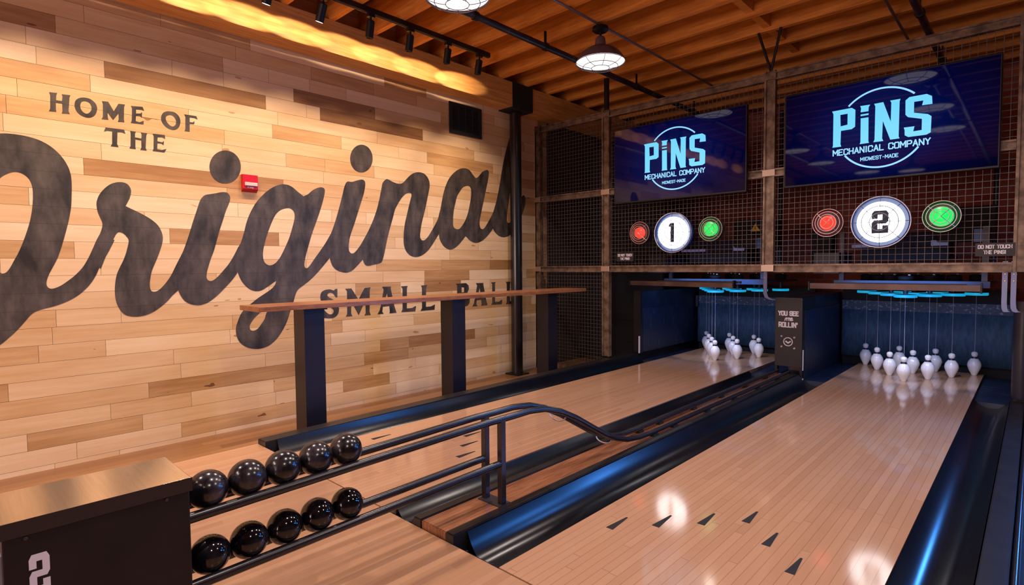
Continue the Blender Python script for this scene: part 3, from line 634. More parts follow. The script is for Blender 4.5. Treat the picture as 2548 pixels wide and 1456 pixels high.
# ------------------------------------------------------------------ televisions
SCRIPT={"O":[[[-5.8869,1.934],[-5.8236,1.9407],[-5.7591,1.9362],[-5.7006,1.9207],[-5.6489,1.8898],[-5.6043,1.8433],[-5.5733,1.7881],[-5.5571,1.7323],[-5.5529,1.6728],[-5.5554,1.6025],[-5.5607,1.522],[-5.574,1.4409],[-5.59,1.37],[-5.613,1.2793],[-5.6397,1.1892],[-5.6651,1.1296],[-5.6877,1.0803],[-5.7015,1.0361],[-5.7026,1.0066],[-5.691,0.9884],[-5.6704,0.9857],[-5.6349,1.0015],[-5.5943,1.0335],[-5.5528,1.0732],[-5.5101,1.1288],[-5.47,1.211],[-5.4378,1.2941],[-5.4176,1.3381,1],[-5.3344,1.3053,1],[-5.3721,1.2225],[-5.418,1.1335],[-5.4458,1.0662],[-5.4814,1.005],[-5.5245,0.9551],[-5.5663,0.9211],[-5.6152,0.8932],[-5.6707,0.8712],[-5.7171,0.8591],[-5.7552,0.8467],[-5.7858,0.8243],[-5.8167,0.7828],[-5.8547,0.7328],[-5.8993,0.6843],[-5.9356,0.65],[-5.9781,0.6217],[-6.0256,0.6178],[-6.0574,0.654],[-6.0615,0.7191],[-6.033,0.7719],[-5.9948,0.8061],[-5.969,0.8604],[-5.9597,0.9255],[-5.9715,0.9728,1],[-6.0311,0.9936],[-6.087,1.0683],[-6.1271,1.1858],[-6.1397,1.3463],[-6.1232,1.5252],[-6.0849,1.6983],[-6.0249,1.8319],[-5.9559,1.9079]],[[-5.8971,1.6652],[-5.8755,1.6863],[-5.8395,1.7073],[-5.8074,1.7082],[-5.7791,1.6924],[-5.7583,1.6612],[-5.7491,1.6141],[-5.7497,1.5563],[-5.7559,1.4884],[-5.7673,1.4202],[-5.7845,1.352],[-5.8052,1.2841],[-5.8294,1.2166],[-5.8529,1.1639],[-5.8722,1.1211],[-5.8909,1.0929],[-5.9087,1.0856],[-5.9189,1.0914],[-5.9592,1.1171],[-5.9974,1.1775],[-6.0131,1.2876],[-6.0118,1.4067],[-5.991,1.5179],[-5.9541,1.6038]]],"r":[[[-5.2816,1.7043],[-5.25,1.6962],[-5.2316,1.6715],[-5.2274,1.6414],[-5.2373,1.5987],[-5.2512,1.5671],[-5.263,1.542,1],[-5.2364,1.5286],[-5.1916,1.5064],[-5.146,1.4807],[-5.1065,1.4533],[-5.0734,1.4196],[-5.054,1.381],[-5.045,1.3377],[-5.0484,1.2979],[-5.0618,1.25],[-5.0809,1.1944],[-5.0996,1.1469],[-5.1183,1.0997],[-5.13,1.0526],[-5.1364,1.0055],[-5.135,0.9661],[-5.1234,0.946],[-5.0995,0.9451],[-5.0712,0.9639],[-5.0349,1.0068],[-5.0014,1.0582],[-4.963,1.1386,1],[-4.8994,1.0811,1],[-4.9622,0.9439,1],[-4.9955,0.9128],[-5.036,0.8663],[-5.0792,0.8287],[-5.1215,0.7995],[-5.1696,0.779],[-5.2164,0.7722],[-5.2621,0.7777],[-5.2969,0.7956],[-5.3212,0.8316],[-5.3384,0.8821],[-5.3444,0.9431],[-5.3402,1.0111],[-5.3287,1.0715],[-5.3113,1.1168],[-5.2907,1.1624],[-5.2766,1.2006],[-5.2657,1.2389],[-5.2525,1.3041],[-5.2675,1.3365],[-5.2872,1.3563],[-5.3092,1.3607],[-5.3255,1.3435],[-5.3459,1.2977],[-5.3697,1.2372],[-5.3933,1.1772],[-5.417,1.1101,1],[-5.4836,1.1768,1],[-5.4575,1.2432],[-5.4249,1.3178],[-5.4034,1.3778],[-5.3983,1.4188],[-5.4109,1.4588],[-5.4217,1.495],[-5.4261,1.5389],[-5.4221,1.5686],[-5.4087,1.6065],[-5.383,1.6457],[-5.3512,1.6785],[-5.3196,1.6966]]],"i":[[[-4.7492,1.6642],[-4.7141,1.6731],[-4.6747,1.6833],[-4.6346,1.6946],[-4.5985,1.6944],[-4.5788,1.6748],[-4.5756,1.6452],[-4.5892,1.6014],[-4.611,1.5486],[-4.6333,1.4791],[-4.6596,1.4014],[-4.6818,1.3244],[-4.7039,1.2478],[-4.7295,1.18],[-4.751,1.1128],[-4.7627,1.0625],[-4.7614,1.0289],[-4.7426,1.0116],[-4.719,1.0152],[-4.6867,1.04],[-4.6453,1.0863],[-4.6033,1.1375],[-4.5602,1.2068],[-4.5249,1.2767,1],[-4.4672,1.2339,1],[-4.5438,1.0634,1],[-4.5825,1.012],[-4.6331,0.9573],[-4.691,0.8995],[-4.7474,0.8555],[-4.7945,0.8353],[-4.8327,0.8307],[-4.8774,0.8415],[-4.9137,0.8641],[-4.9383,0.898],[-4.9564,0.942,1],[-4.9819,1.0013,1],[-4.9861,1.0903,1],[-4.9476,1.171],[-4.9164,1.2363],[-4.8923,1.302],[-4.8678,1.3764],[-4.8428,1.4595],[-4.8179,1.5349],[-4.7929,1.6109],[-4.7728,1.6456]]],"g":[[[-4.1594,1.803],[-4.1078,1.8021],[-4.0664,1.7839],[-4.0248,1.752],[-3.9772,1.7201,1],[-3.9385,1.7391],[-3.8933,1.7776],[-3.8479,1.8029],[-3.808,1.8121],[-3.7819,1.8008],[-3.7804,1.769],[-3.7959,1.7038],[-3.8244,1.6167],[-3.8488,1.5515],[-3.8789,1.4759],[-3.9088,1.4009],[-3.933,1.3266],[-3.957,1.2527],[-3.9776,1.1793],[-3.9856,1.127],[-3.972,1.1039],[-3.9441,1.1163],[-3.8865,1.1902],[-3.8279,1.2653],[-3.7802,1.3306],[-3.7316,1.4075,1],[-3.6279,1.2686,1],[-3.7489,1.191,1],[-3.7967,1.137],[-3.8673,1.0626],[-3.9361,1.0003],[-3.9922,0.9597],[-4.0364,0.9298],[-4.0586,0.9046],[-4.0757,0.8638],[-4.0932,0.8077],[-4.1216,0.737],[-4.15,0.6566],[-4.1937,0.5782],[-4.2467,0.5119],[-4.3083,0.4678],[-4.3778,0.4505],[-4.4451,0.4581],[-4.501,0.484],[-4.5416,0.5273],[-4.5611,0.5825],[-4.5612,0.6403],[-4.546,0.6873],[-4.5212,0.7436],[-4.4826,0.7896],[-4.4343,0.826],[-4.3852,0.8628],[-4.3256,0.8999],[-4.2751,0.933],[-4.244,0.9671],[-4.2329,0.9991,1],[-4.2535,0.9875],[-4.3043,0.954],[-4.3543,0.9258],[-4.4028,0.9207],[-4.4499,0.9391],[-4.4865,0.9743],[-4.5132,1.0137],[-4.532,1.0622,1],[-4.5553,1.139,1],[-4.5433,1.2345],[-4.5043,1.3118],[-4.4788,1.3895],[-4.4578,1.4674],[-4.4273,1.5464],[-4.3822,1.6271],[-4.3322,1.6897],[-4.2818,1.7384],[-4.2209,1.7809]],[[-4.1131,1.6091],[-4.082,1.599],[-4.0617,1.5697],[-4.0631,1.5184],[-4.0865,1.4353],[-4.115,1.3525],[-4.1537,1.2701],[-4.1917,1.1987],[-4.2338,1.1482],[-4.2795,1.1283],[-4.3137,1.1433],[-4.3323,1.178],[-4.3336,1.2373],[-4.3188,1.3067],[-4.2971,1.3767],[-4.2704,1.4472],[-4.2384,1.5186],[-4.2068,1.5655],[-4.1652,1.5954]],[[-4.3257,0.7253],[-4.3366,0.6911],[-4.3622,0.6532],[-4.3924,0.616],[-4.4266,0.6012],[-4.452,0.6114],[-4.4568,0.6412],[-4.4436,0.6696],[-4.4188,0.7021],[-4.3891,0.7296],[-4.3543,0.7571],[-4.3245,0.7682],[-4.3151,0.7516]]],"j":[[[-3.5566,1.8876],[-3.5085,1.8908],[-3.454,1.9099],[-3.4042,1.9229],[-3.3768,1.9113],[-3.3709,1.8778],[-3.3848,1.8083],[-3.4086,1.7382],[-3.4381,1.6584],[-3.4673,1.5791],[-3.4964,1.5004],[-3.525,1.4317],[-3.5481,1.3638],[-3.5572,1.2964],[-3.5508,1.2534],[-3.5244,1.2344],[-3.4916,1.2493],[-3.4466,1.2987],[-3.4008,1.3633],[-3.3542,1.4385],[-3.307,1.5195,1],[-3.2171,1.4037,1],[-3.4107,1.1818,1],[-3.4616,1.1329],[-3.5172,1.0847],[-3.5715,1.0612],[-3.6243,1.0638],[-3.6862,1.0864],[-3.7261,1.129],[-3.7468,1.1899,1],[-3.7523,1.2925,1],[-3.7345,1.3955],[-3.7074,1.462],[-3.6689,1.5671],[-3.6353,1.6727],[-3.6068,1.7693],[-3.5839,1.847]]],"n":[[[-3.1373,1.9551],[-3.1046,1.9517],[-3.0637,1.9373],[-3.0138,1.9264],[-2.9714,1.9294],[-2.9368,1.947],[-2.8927,1.9907],[-2.8394,2.0358],[-2.7857,2.0599],[-2.7316,2.0683],[-2.6772,2.0579],[-2.6363,2.0259],[-2.6139,1.9805],[-2.613,1.9291],[-2.6302,1.8612],[-2.6502,1.7859],[-2.6701,1.711],[-2.6946,1.636],[-2.7189,1.5614],[-2.7339,1.4949],[-2.7442,1.436],[-2.7403,1.3996],[-2.718,1.3783],[-2.6857,1.3829],[-2.6434,1.4174],[-2.5953,1.4786],[-2.5515,1.5402],[-2.5121,1.6021],[-2.497,1.6406,1],[-2.4109,1.5469,1],[-2.4956,1.4525,1],[-2.5399,1.3984],[-2.5886,1.3372],[-2.6461,1.2766],[-2.7117,1.2314],[-2.7758,1.2104],[-2.8296,1.21],[-2.8822,1.2298],[-2.925,1.2723],[-2.9455,1.3291],[-2.9484,1.3931],[-2.9426,1.4645],[-2.928,1.5435],[-2.9047,1.6232],[-2.8813,1.7032],[-2.8579,1.7765],[-2.8438,1.8207],[-2.8476,1.8454],[-2.8783,1.8484],[-2.9177,1.832],[-2.9571,1.7968],[-2.9921,1.7516],[-3.027,1.6998],[-3.0489,1.6563],[-3.0669,1.5993],[-3.089,1.5353],[-3.1155,1.4575],[-3.1376,1.3872],[-3.1555,1.3173],[-3.1733,1.2477],[-3.1988,1.1725],[-3.2229,1.1473],[-3.2929,1.1324],[-3.3503,1.1207],[-3.384,1.1277],[-3.4057,1.1573],[-3.4128,1.1867,1],[-3.4365,1.2598,1],[-3.3776,1.3983,1],[-3.3425,1.4586],[-3.2948,1.5498],[-3.2522,1.6516],[-3.2209,1.7535],[-3.1952,1.8555],[-3.1786,1.9171]]],"a":[[[-2.1359,2.1821],[-2.0832,2.1807],[-2.0408,2.1622],[-2.0037,2.127],[-1.9607,2.0945,1],[-1.9221,2.1123],[-1.8658,2.1668],[-1.8205,2.1939],[-1.775,2.2058],[-1.7548,2.1797],[-1.765,2.1093],[-1.789,2.0255],[-1.8129,1.942],[-1.8367,1.8588],[-1.8661,1.7675],[-1.8897,1.6852],[-1.9075,1.6115],[-1.9028,1.5552],[-1.8808,1.5319],[-1.8414,1.5377],[-1.7836,1.6016],[-1.725,1.6788],[-1.6774,1.756],[-1.647,1.8327,1],[-1.5479,1.6725,1],[-1.6978,1.544,1],[-1.7391,1.4969],[-1.8088,1.4369],[-1.8772,1.3941],[-1.9554,1.3718],[-2.0208,1.3782],[-2.0743,1.4046],[-2.1111,1.4351],[-2.127,1.4361,1],[-2.1697,1.3939],[-2.233,1.3375],[-2.2951,1.3013],[-2.3558,1.2903],[-2.4152,1.3107],[-2.4634,1.3552],[-2.4916,1.4074],[-2.4956,1.4525,1],[-2.5084,1.5423,1],[-2.497,1.6406],[-2.4714,1.7174],[-2.4504,1.8018],[-2.4243,1.8946],[-2.3884,1.9812],[-2.3424,2.0544],[-2.2811,2.1147],[-2.2089,2.1617]],[[-2.0915,1.9955],[-2.049,1.9879],[-2.0312,1.954],[-2.0324,1.8827],[-2.0519,1.8019],[-2.0802,1.7051],[-2.1186,1.624],[-2.167,1.5587],[-2.2145,1.5174],[-2.2608,1.5154],[-2.296,1.5409],[-2.3001,1.5985],[-2.2937,1.6759],[-2.2718,1.7698],[-2.2395,1.865],[-2.1974,1.9229],[-2.155,1.9697]]],"l":[[[-1.261,2.8006],[-1.325,2.7703],[-1.4174,2.6036],[-1.5094,2.3462],[-1.5803,2.0578],[-1.636,1.8667],[-1.724,1.6525,1],[-1.7699,1.5994,1],[-1.6995,1.5451,1],[-1.6542,1.4935],[-1.5882,1.4584],[-1.5072,1.4493],[-1.4173,1.4786],[-1.3322,1.5492],[-1.2452,1.6551],[-1.1712,1.7815],[-1.1334,1.8822],[-1.1327,1.9461],[-1.1691,1.9723],[-1.2133,1.9247],[-1.2795,1.7985],[-1.3518,1.683],[-1.4155,1.6268],[-1.4569,1.6295],[-1.4631,1.6909],[-1.4334,1.8591],[-1.3822,2.0777],[-1.3158,2.3478],[-1.2487,2.6207],[-1.2257,2.7589]]],"dot1":[[[-4.4873,1.906],[-4.4944,1.8653],[-4.5123,1.8274],[-4.5392,1.7961],[-4.5723,1.7744],[-4.6081,1.7645],[-4.6432,1.7671],[-4.674,1.7817],[-4.6979,1.8068],[-4.7125,1.8398],[-4.7167,1.8776],[-4.7101,1.9168],[-4.6933,1.9537],[-4.6677,1.9848],[-4.6358,2.0071],[-4.6004,2.0183],[-4.5649,2.0173],[-4.5329,2.0037],[-4.5077,1.9789],[-4.492,1.9452]]],"dot2":[[[-3.2853,2.1323],[-3.2922,2.0913],[-3.3104,2.0529],[-3.3379,2.0209],[-3.3719,1.9986],[-3.4089,1.988],[-3.4453,1.99],[-3.4774,2.0042],[-3.5024,2.0291],[-3.5179,2.0622],[-3.5226,2.1004],[-3.516,2.1401],[-3.4988,2.1776],[-3.4725,2.2093],[-3.4395,2.2322],[-3.4029,2.244],[-3.3662,2.2433],[-3.333,2.23],[-3.3069,2.2054],[-3.2903,2.1716]]]}
BLOCK={"home of":[[[[-5.6465,2.2334,1],[-5.606,2.2372,1],[-5.6116,2.2193,1],[-5.6133,2.1906,1],[-5.5834,2.1909,1],[-5.58,2.2198,1],[-5.5838,2.2345,1],[-5.5389,2.237,1],[-5.5446,2.221,1],[-5.5493,2.165,1],[-5.5529,2.1325,1],[-5.5467,2.1159,1],[-5.5873,2.1111,1],[-5.5833,2.1287,1],[-5.5833,2.175,1],[-5.6149,2.1748,1],[-5.6164,2.1327,1],[-5.6144,2.1164,1],[-5.6515,2.1133,1],[-5.6444,2.1313,1],[-5.6413,2.215,1]]],[[[-5.4647,2.2379],[-5.4332,2.2338],[-5.409,2.2128],[-5.4,2.1819],[-5.4077,2.1455],[-5.4265,2.1202],[-5.4553,2.1092],[-5.4865,2.1176],[-5.51,2.1388],[-5.5198,2.1709],[-5.5144,2.2061],[-5.4929,2.229]],[[-5.462,2.2148],[-5.4411,2.2084],[-5.4306,2.1845],[-5.4341,2.1578],[-5.4507,2.1373],[-5.4684,2.1361],[-5.4852,2.1543],[-5.4901,2.1812],[-5.4816,2.2065]]],[[[-5.3721,2.2344,1],[-5.3373,2.2376,1],[-5.3078,2.1803,1],[-5.2796,2.2357,1],[-5.2424,2.238,1],[-5.248,2.2189,1],[-5.2521,2.135,1],[-5.2496,2.1165,1],[-5.2877,2.1128,1],[-5.2814,2.1296,1],[-5.2819,2.1697,1],[-5.3136,2.1192,1],[-5.3435,2.1645,1],[-5.3436,2.1314,1],[-5.3397,2.1166,1],[-5.3782,2.1139,1],[-5.3703,2.1308,1],[-5.3674,2.2148,1]]],[[[-5.2091,2.2357,1],[-5.1383,2.2431,1],[-5.1292,2.2174,1],[-5.149,2.2204,1],[-5.1786,2.2177,1],[-5.1795,2.1893,1],[-5.1538,2.1934,1],[-5.1435,2.2054,1],[-5.1449,2.1662,1],[-5.1583,2.1774,1],[-5.1801,2.1733,1],[-5.1833,2.1363,1],[-5.1598,2.1328,1],[-5.1356,2.1473,1],[-5.1364,2.1218,1],[-5.2131,2.1186,1],[-5.2067,2.1343,1],[-5.2018,2.2213,1]]],[[[-4.9704,2.2446],[-4.9386,2.2427],[-4.9135,2.2213],[-4.9038,2.1896],[-4.9115,2.1499],[-4.9339,2.1221],[-4.964,2.1146],[-4.9973,2.1277],[-5.0214,2.1564],[-5.0278,2.1904],[-5.0151,2.2232],[-4.9937,2.2391]],[[-4.9691,2.2188],[-4.9481,2.2124],[-4.9339,2.1889],[-4.9349,2.1601],[-4.9504,2.1407],[-4.9695,2.1421],[-4.9879,2.1601],[-4.9976,2.1842],[-4.9927,2.2064]]],[[[-4.8782,2.2414,1],[-4.7962,2.2434,1],[-4.7879,2.2205,1],[-4.8102,2.2262,1],[-4.8413,2.2252,1],[-4.8424,2.1921,1],[-4.8224,2.1923,1],[-4.8095,2.2044,1],[-4.8116,2.1821,1],[-4.8429,2.1775,1],[-4.8442,2.1375,1],[-4.8447,2.1204,1],[-4.8799,2.1193,1],[-4.8729,2.1326,1],[-4.87,2.2247,1]]]],"the":[[[[-5.3581,2.0626,1],[-5.2533,2.065,1],[-5.2466,2.0391,1],[-5.2673,2.0447,1],[-5.292,2.0419,1],[-5.2966,1.9615,1],[-5.2898,1.941,1],[-5.334,1.9402,1],[-5.3248,1.9594,1],[-5.3219,2.0422,1],[-5.3496,2.0419,1],[-5.3682,2.0335,1]]],[[[-5.2188,2.0632,1],[-5.1838,2.0633,1],[-5.1902,2.0485,1],[-5.191,2.0233,1],[-5.1537,2.0211,1],[-5.1508,2.0482,1],[-5.1563,2.0624,1],[-5.1164,2.064,1],[-5.123,2.0458,1],[-5.1299,1.9593,1],[-5.1233,1.9418,1],[-5.1624,1.9407,1],[-5.1551,1.9579,1],[-5.1542,2.0072,1],[-5.1895,2.0098,1],[-5.1913,1.9571,1],[-5.1891,1.9423,1],[-5.2268,1.9413,1],[-5.2197,1.9597,1],[-5.2156,2.0443,1]]],[[[-5.084,2.0661,1],[-5.0076,2.0694,1],[-5.0065,2.0413,1],[-5.0249,2.0501,1],[-5.054,2.0464,1],[-5.0558,2.0171,1],[-5.0261,2.0147,1],[-5.0141,2.0259,1],[-5.0184,1.9946,1],[-5.0306,2.0046,1],[-5.0562,2.003,1],[-5.0589,1.9604,1],[-5.0321,1.9587,1],[-5.0004,1.9714,1],[-5.0139,1.9434,1],[-5.088,1.9445,1],[-5.0814,1.9618,1],[-5.0777,2.0462,1]]]],"small ball":[[[[-3.68,0.9145,1],[-3.6819,0.8366,1],[-3.702,0.8412,1],[-3.7174,0.8678],[-3.745,0.8814],[-3.7729,0.8738],[-3.7773,0.8556],[-3.7541,0.8362],[-3.7069,0.8081],[-3.6756,0.7656],[-3.6686,0.7205],[-3.686,0.6769],[-3.7268,0.6539],[-3.7746,0.6537],[-3.8176,0.6605,1],[-3.8193,0.7446,1],[-3.7966,0.7139],[-3.7657,0.6898],[-3.7339,0.6914],[-3.7212,0.7164],[-3.7405,0.7435],[-3.7951,0.7724],[-3.8333,0.8036],[-3.8461,0.8442],[-3.835,0.8872],[-3.7995,0.9077],[-3.7521,0.9118],[-3.7166,0.901],[-3.7026,0.913,1]]],[[[-3.6023,0.9117,1],[-3.5396,0.9133,1],[-3.4672,0.8075,1],[-3.4005,0.9124,1],[-3.3359,0.9165,1],[-3.3454,0.8911,1],[-3.3519,0.685,1],[-3.3401,0.6545,1],[-3.4083,0.653,1],[-3.3946,0.6761,1],[-3.3944,0.7962,1],[-3.469,0.6603,1],[-3.5426,0.7922,1],[-3.5469,0.6825,1],[-3.5332,0.6564,1],[-3.6028,0.6561,1],[-3.5872,0.6814,1],[-3.5838,0.8885,1]]],[[[-3.2088,0.9178,1],[-3.1058,0.9169,1],[-3.111,0.8986,1],[-3.0718,0.7234,1],[-3.0473,0.6554,1],[-3.1305,0.6545,1],[-3.1253,0.6742,1],[-3.1317,0.7269,1],[-3.2039,0.7231,1],[-3.2114,0.6758,1],[-3.1961,0.6549,1],[-3.2652,0.6556,1],[-3.2387,0.6934,1],[-3.1909,0.8894,1]],[[-3.1543,0.8562,1],[-3.1872,0.762,1],[-3.1376,0.7633,1]]],[[[-2.9902,0.9149,1],[-2.908,0.9164,1],[-2.9185,0.892,1],[-2.9227,0.6901,1],[-2.8602,0.6904,1],[-2.819,0.7089,1],[-2.8089,0.7041,1],[-2.8201,0.6545,1],[-2.9907,0.6574,1],[-2.9754,0.6851,1],[-2.9711,0.8897,1]]],[[[-2.7425,0.9154,1],[-2.6633,0.919,1],[-2.6765,0.8964,1],[-2.6837,0.6926,1],[-2.6194,0.6931,1],[-2.5757,0.7078,1],[-2.5647,0.7115,1],[-2.5712,0.6558,1],[-2.7528,0.6544,1],[-2.7345,0.6829,1],[-2.7304,0.8898,1]]],[[[-2.2721,0.9207,1],[-2.1229,0.9238,1],[-2.0867,0.8954,1],[-2.0811,0.8587,1],[-2.1126,0.8051,1],[-2.0704,0.7575,1],[-2.0712,0.7072,1],[-2.1025,0.6722,1],[-2.1634,0.6621,1],[-2.2766,0.6598,1],[-2.2585,0.6856,1],[-2.2548,0.9005,1]],[[-2.1899,0.8805,1],[-2.1539,0.8748,1],[-2.1547,0.825,1],[-2.1909,0.8219,1]],[[-2.1916,0.7768,1],[-2.1435,0.77,1],[-2.1446,0.7065,1],[-2.1928,0.7045,1]]],[[[-1.9746,0.9179,1],[-1.8598,0.9184,1],[-1.8601,0.8978,1],[-1.8172,0.7174,1],[-1.7984,0.6615,1],[-1.8958,0.6605,1],[-1.889,0.6835,1],[-1.8974,0.7261,1],[-1.9649,0.7248,1],[-1.9718,0.6834,1],[-1.9532,0.6591,1],[-2.0349,0.6592,1],[-2.0094,0.69,1],[-1.956,0.8914,1]],[[-1.9184,0.8623,1],[-1.9516,0.7659,1],[-1.9007,0.7664,1]]],[[[-1.7353,0.9208,1],[-1.6615,0.9226,1],[-1.6726,0.9019,1],[-1.6755,0.6911,1],[-1.6102,0.6896,1],[-1.5687,0.7098,1],[-1.5549,0.7091,1],[-1.5624,0.658,1],[-1.7389,0.6611,1],[-1.7212,0.6839,1],[-1.7183,0.8984,1]]],[[[-1.4894,0.9211,1],[-1.4115,0.922,1],[-1.4232,0.8997,1],[-1.4257,0.688,1],[-1.3712,0.6872,1],[-1.3348,0.7052,1],[-1.3246,0.7047,1],[-1.3325,0.6553,1],[-1.4927,0.6541,1],[-1.4783,0.6808,1],[-1.4756,0.8963,1]]]]}
LOGO={"P":[[[-0.3453,0.1955],[-0.2023,0.1979],[-0.1768,0.1767],[-0.1766,0.0422],[-0.2003,0.0264],[-0.2777,0.0257],[-0.2792,-0.0834],[-0.2733,-0.1032],[-0.3383,-0.103],[-0.3342,-0.0857],[-0.3349,0.1715]],[[-0.2841,0.1564],[-0.2314,0.1563],[-0.2313,0.068],[-0.2806,0.0631]]],"i":[[[-0.1437,0.1999],[-0.0745,0.198],[-0.0849,0.1803],[-0.0855,0.1484],[-0.1399,0.1497],[-0.137,0.1798]]],"i1":[[[-0.1393,0.1319],[-0.084,0.1321],[-0.0851,0.119],[-0.1395,0.1185]]],"i2":[[[-0.1384,0.1012],[-0.0845,0.1003],[-0.0821,-0.0879],[-0.0778,-0.1033],[-0.1419,-0.1038],[-0.137,-0.0871]]],"N":[[[-0.0481,0.198],[0.0136,0.1994],[0.0655,0.0386],[0.0665,0.1845],[0.0581,0.202],[0.1258,0.2012],[0.1202,0.1841],[0.1192,-0.0843],[0.1253,-0.1006],[0.0647,-0.1011],[0.0128,0.0534],[0.0109,-0.082],[0.0193,-0.1042],[-0.0475,-0.1029],[-0.04,-0.0842],[-0.0394,0.1766]]],"S":[[[0.1577,0.1817],[0.1818,0.2026],[0.2891,0.2033],[0.3215,0.1813],[0.3252,0.1224],[0.262,0.1248],[0.2692,0.159],[0.2126,0.1603],[0.2126,0.0783],[0.2994,0.0517],[0.3215,0.0325],[0.3194,-0.0873],[0.2933,-0.1004],[0.1808,-0.0995],[0.1578,-0.083],[0.1566,-0.0444],[0.1507,-0.0229],[0.2185,-0.0246],[0.2112,-0.0614],[0.2634,-0.0602],[0.2635,0.0231],[0.176,0.052],[0.1594,0.073]]]}

def tv(cx, cz, yf, label):
    t = thing('television', label, 'television', (cx, yf, cz)); W, H = .715, .400
    B().box(-W, W, .004, .045, -H, H, .004).build('bezel', BLACK, t)
    B().box(-.3, .3, .045, abs(yf-YC)-.036, -.2, .2).build('wall_mount', MATTE, t)
    s = B(); vs = [s.bm.verts.new(p) for p in ((-W+.010, .0032, -H+.016), (W-.010, .0032, -H+.016), (W-.010, .0032, H-.010), (-W+.010, .0032, H-.010))]; s.bm.faces.new(vs)
    scr = s.build('screen', SCREEN, t, recalc=False)
    fn = lambda u, v, d: (u, .0028-d, v)
    b = B()
    for k_, loops in LOGO.items(): b.fill(loops, fn, .0006)
    b.build('logo_letters', LOGOM, scr)
    for wd_, u0, u1, v0, v1 in (('MECHANICAL', -.336, .024, -.176, -.124), ('COMPANY', .052, .321, -.176, -.124), ('MIDWEST-MADE', -.136, .121, -.2425, -.2115)):
        b = B(); text(b, wd_, u0, u1, v0, v1, fn, .0006, .2); b.build('logo_caption', LOGOW, scr)
    R_ = .3075
    for a0, a1 in ((46, 137), (217, 323)):
        b = B(); b.stroke([(R_*math.cos(math.radians(a)), .0035+R_*math.sin(math.radians(a))) for a in [a0+(a1-a0)*i/40 for i in range(41)]], .0135, fn, .0004, .05)
        b.build('logo_ring', LOGOW, scr)
    return t
tv(-1.805, 2.175, -1.0, 'lit navy television with a cyan logo above the left lane')
tv(-.048, 2.172, -1.0, 'lit navy television with a cyan logo above the right lane')

# ------------------------------------------------------------------ number signs and signal lamps
def guard(b, R, y, rings, spokes, r=.0028, dome=.03):
    for f in rings: b.ring((0, y-dome*(1-f*f), 0), (0, 1, 0), R*f, r, 40, 6)
    for k_ in range(spokes):
        a = 2*PI*(k_+.5*(spokes == 4))/spokes
        f0 = .0 if spokes > 4 else .0
        pts = [(R*f*math.cos(a), y-dome*(1-f*f), R*f*math.sin(a)) for f in [f0+(1-f0)*i/6 for i in range(7)]]
        b.tube(pts, r*.8, 5)
def number_sign(c, num):
    t = thing('lane_number_sign', 'round glowing white sign with a dark numeral over the %s lane' % ('left' if num == '1' else 'right'), 'sign', (c, -1.04, 1.43))
    B().lathe([(.150, .08), (.185, .07), (.196, .03), (.196, .0), (.188, -.004), (.180, .004), (.160, .02), (.0, .02)], axis=(0, 1, 0), n=48).build('housing', HALO, t, True, 30)
    B().box(-.05, .05, .06, .115, -.05, .05).build('bracket', GREYD, t)
    B().lathe([(0, -.006), (.157, -.006), (.160, 0), (.160, .019)], axis=(0, 1, 0), n=48).build('face', DISC, t, True, 30)
    fn = lambda u, v, d: (u, -.0062-d, v)
    b = B()
    if num == '2': b.fill([[((u-.5)*.112, (v-.5)*.178) for u, v in TWO]], fn, .0015)
    else: b.fill([[(-.040, .064), (-.036, .082), (-.020, .098), (.020, .098), (.020, -.095), (-.020, -.095), (-.020, .060), (-.038, .060)]], fn, .0015)
    b.build('numeral', NUMB, t)
    b = B(); guard(b, .200, -.004, (1.0,), 0, .0042, .0); b.build('guard_rim', GUARDL, t, True)
    b = B(); guard(b, .200, -.006, (.62, .34), 8, .0028, .03); b.build('wire_guard', GUARD, t, True)
number_sign(-1.80, '1'); number_sign(-.03, '2')
def signal(c, z, m, rl, nm, lane):
    t = thing('signal_lamp', '%s round signal lamp in a wire guard over the %s lane' % (nm, 'left' if lane == '1' else 'right'), 'lamp', (c, -1.02, z))
    B().lathe([(.0, .09), (.10, .09), (.105, .02), (.112, .0), (.108, -.002), (.095, .012), (0, .02)], axis=(0, 1, 0), n=32).build('housing', GREYD, t, True, 30)
    B().lathe([(rl+.012, .018), (rl+.012, -.004), (rl, -.006), (rl*.7, -.022), (0, -.03)], axis=(0, 1, 0), n=28).build('lens', m, t, True, 60)
    b = B(); guard(b, .115, -.006, (1.0, .80, .60, .42), 4, .0034, .035); b.build('wire_guard', GUARDL, t, True)
    B().box(-.025, .025, .07, .098, -.025, .025).build('bracket', GREYD, t)
signal(-2.185, 1.447, LRED, .047, 'red', '1'); signal(-1.415, 1.448, LGRN, .056, 'green', '1')
signal(-.405, 1.446, LRED, .050, 'red', '2'); signal(.352, 1.449, LGRN, .062, 'green', '2')
for x0, x1, lab in ((-2.50, -2.305, 'small sign reading DO NOT TOUCH THE PINS! left of the red lamp'), (.555, .755, 'black sign reading DO NOT TOUCH THE PINS! at the right end of the cage')):
    t = thing('warning_sign', lab, 'sign', ((x0+x1)/2, -.9605, 1.155)); h = (x1-x0)/2
    B().box(-h-.008, h+.008, 0, .010, -.006, .088).build('board', SIGNB, t)
    fn = lambda u, v, d: (u, -.0002-d, v); b = B()
    text(b, 'DO NOT TOUCH', -h+.006, h-.006, .047, .076, fn, .001, .26); text(b, 'THE PINS!', -h+.038, h-.038, .008, .037, fn, .001, .26); b.build('lettering', WHITEP, t)

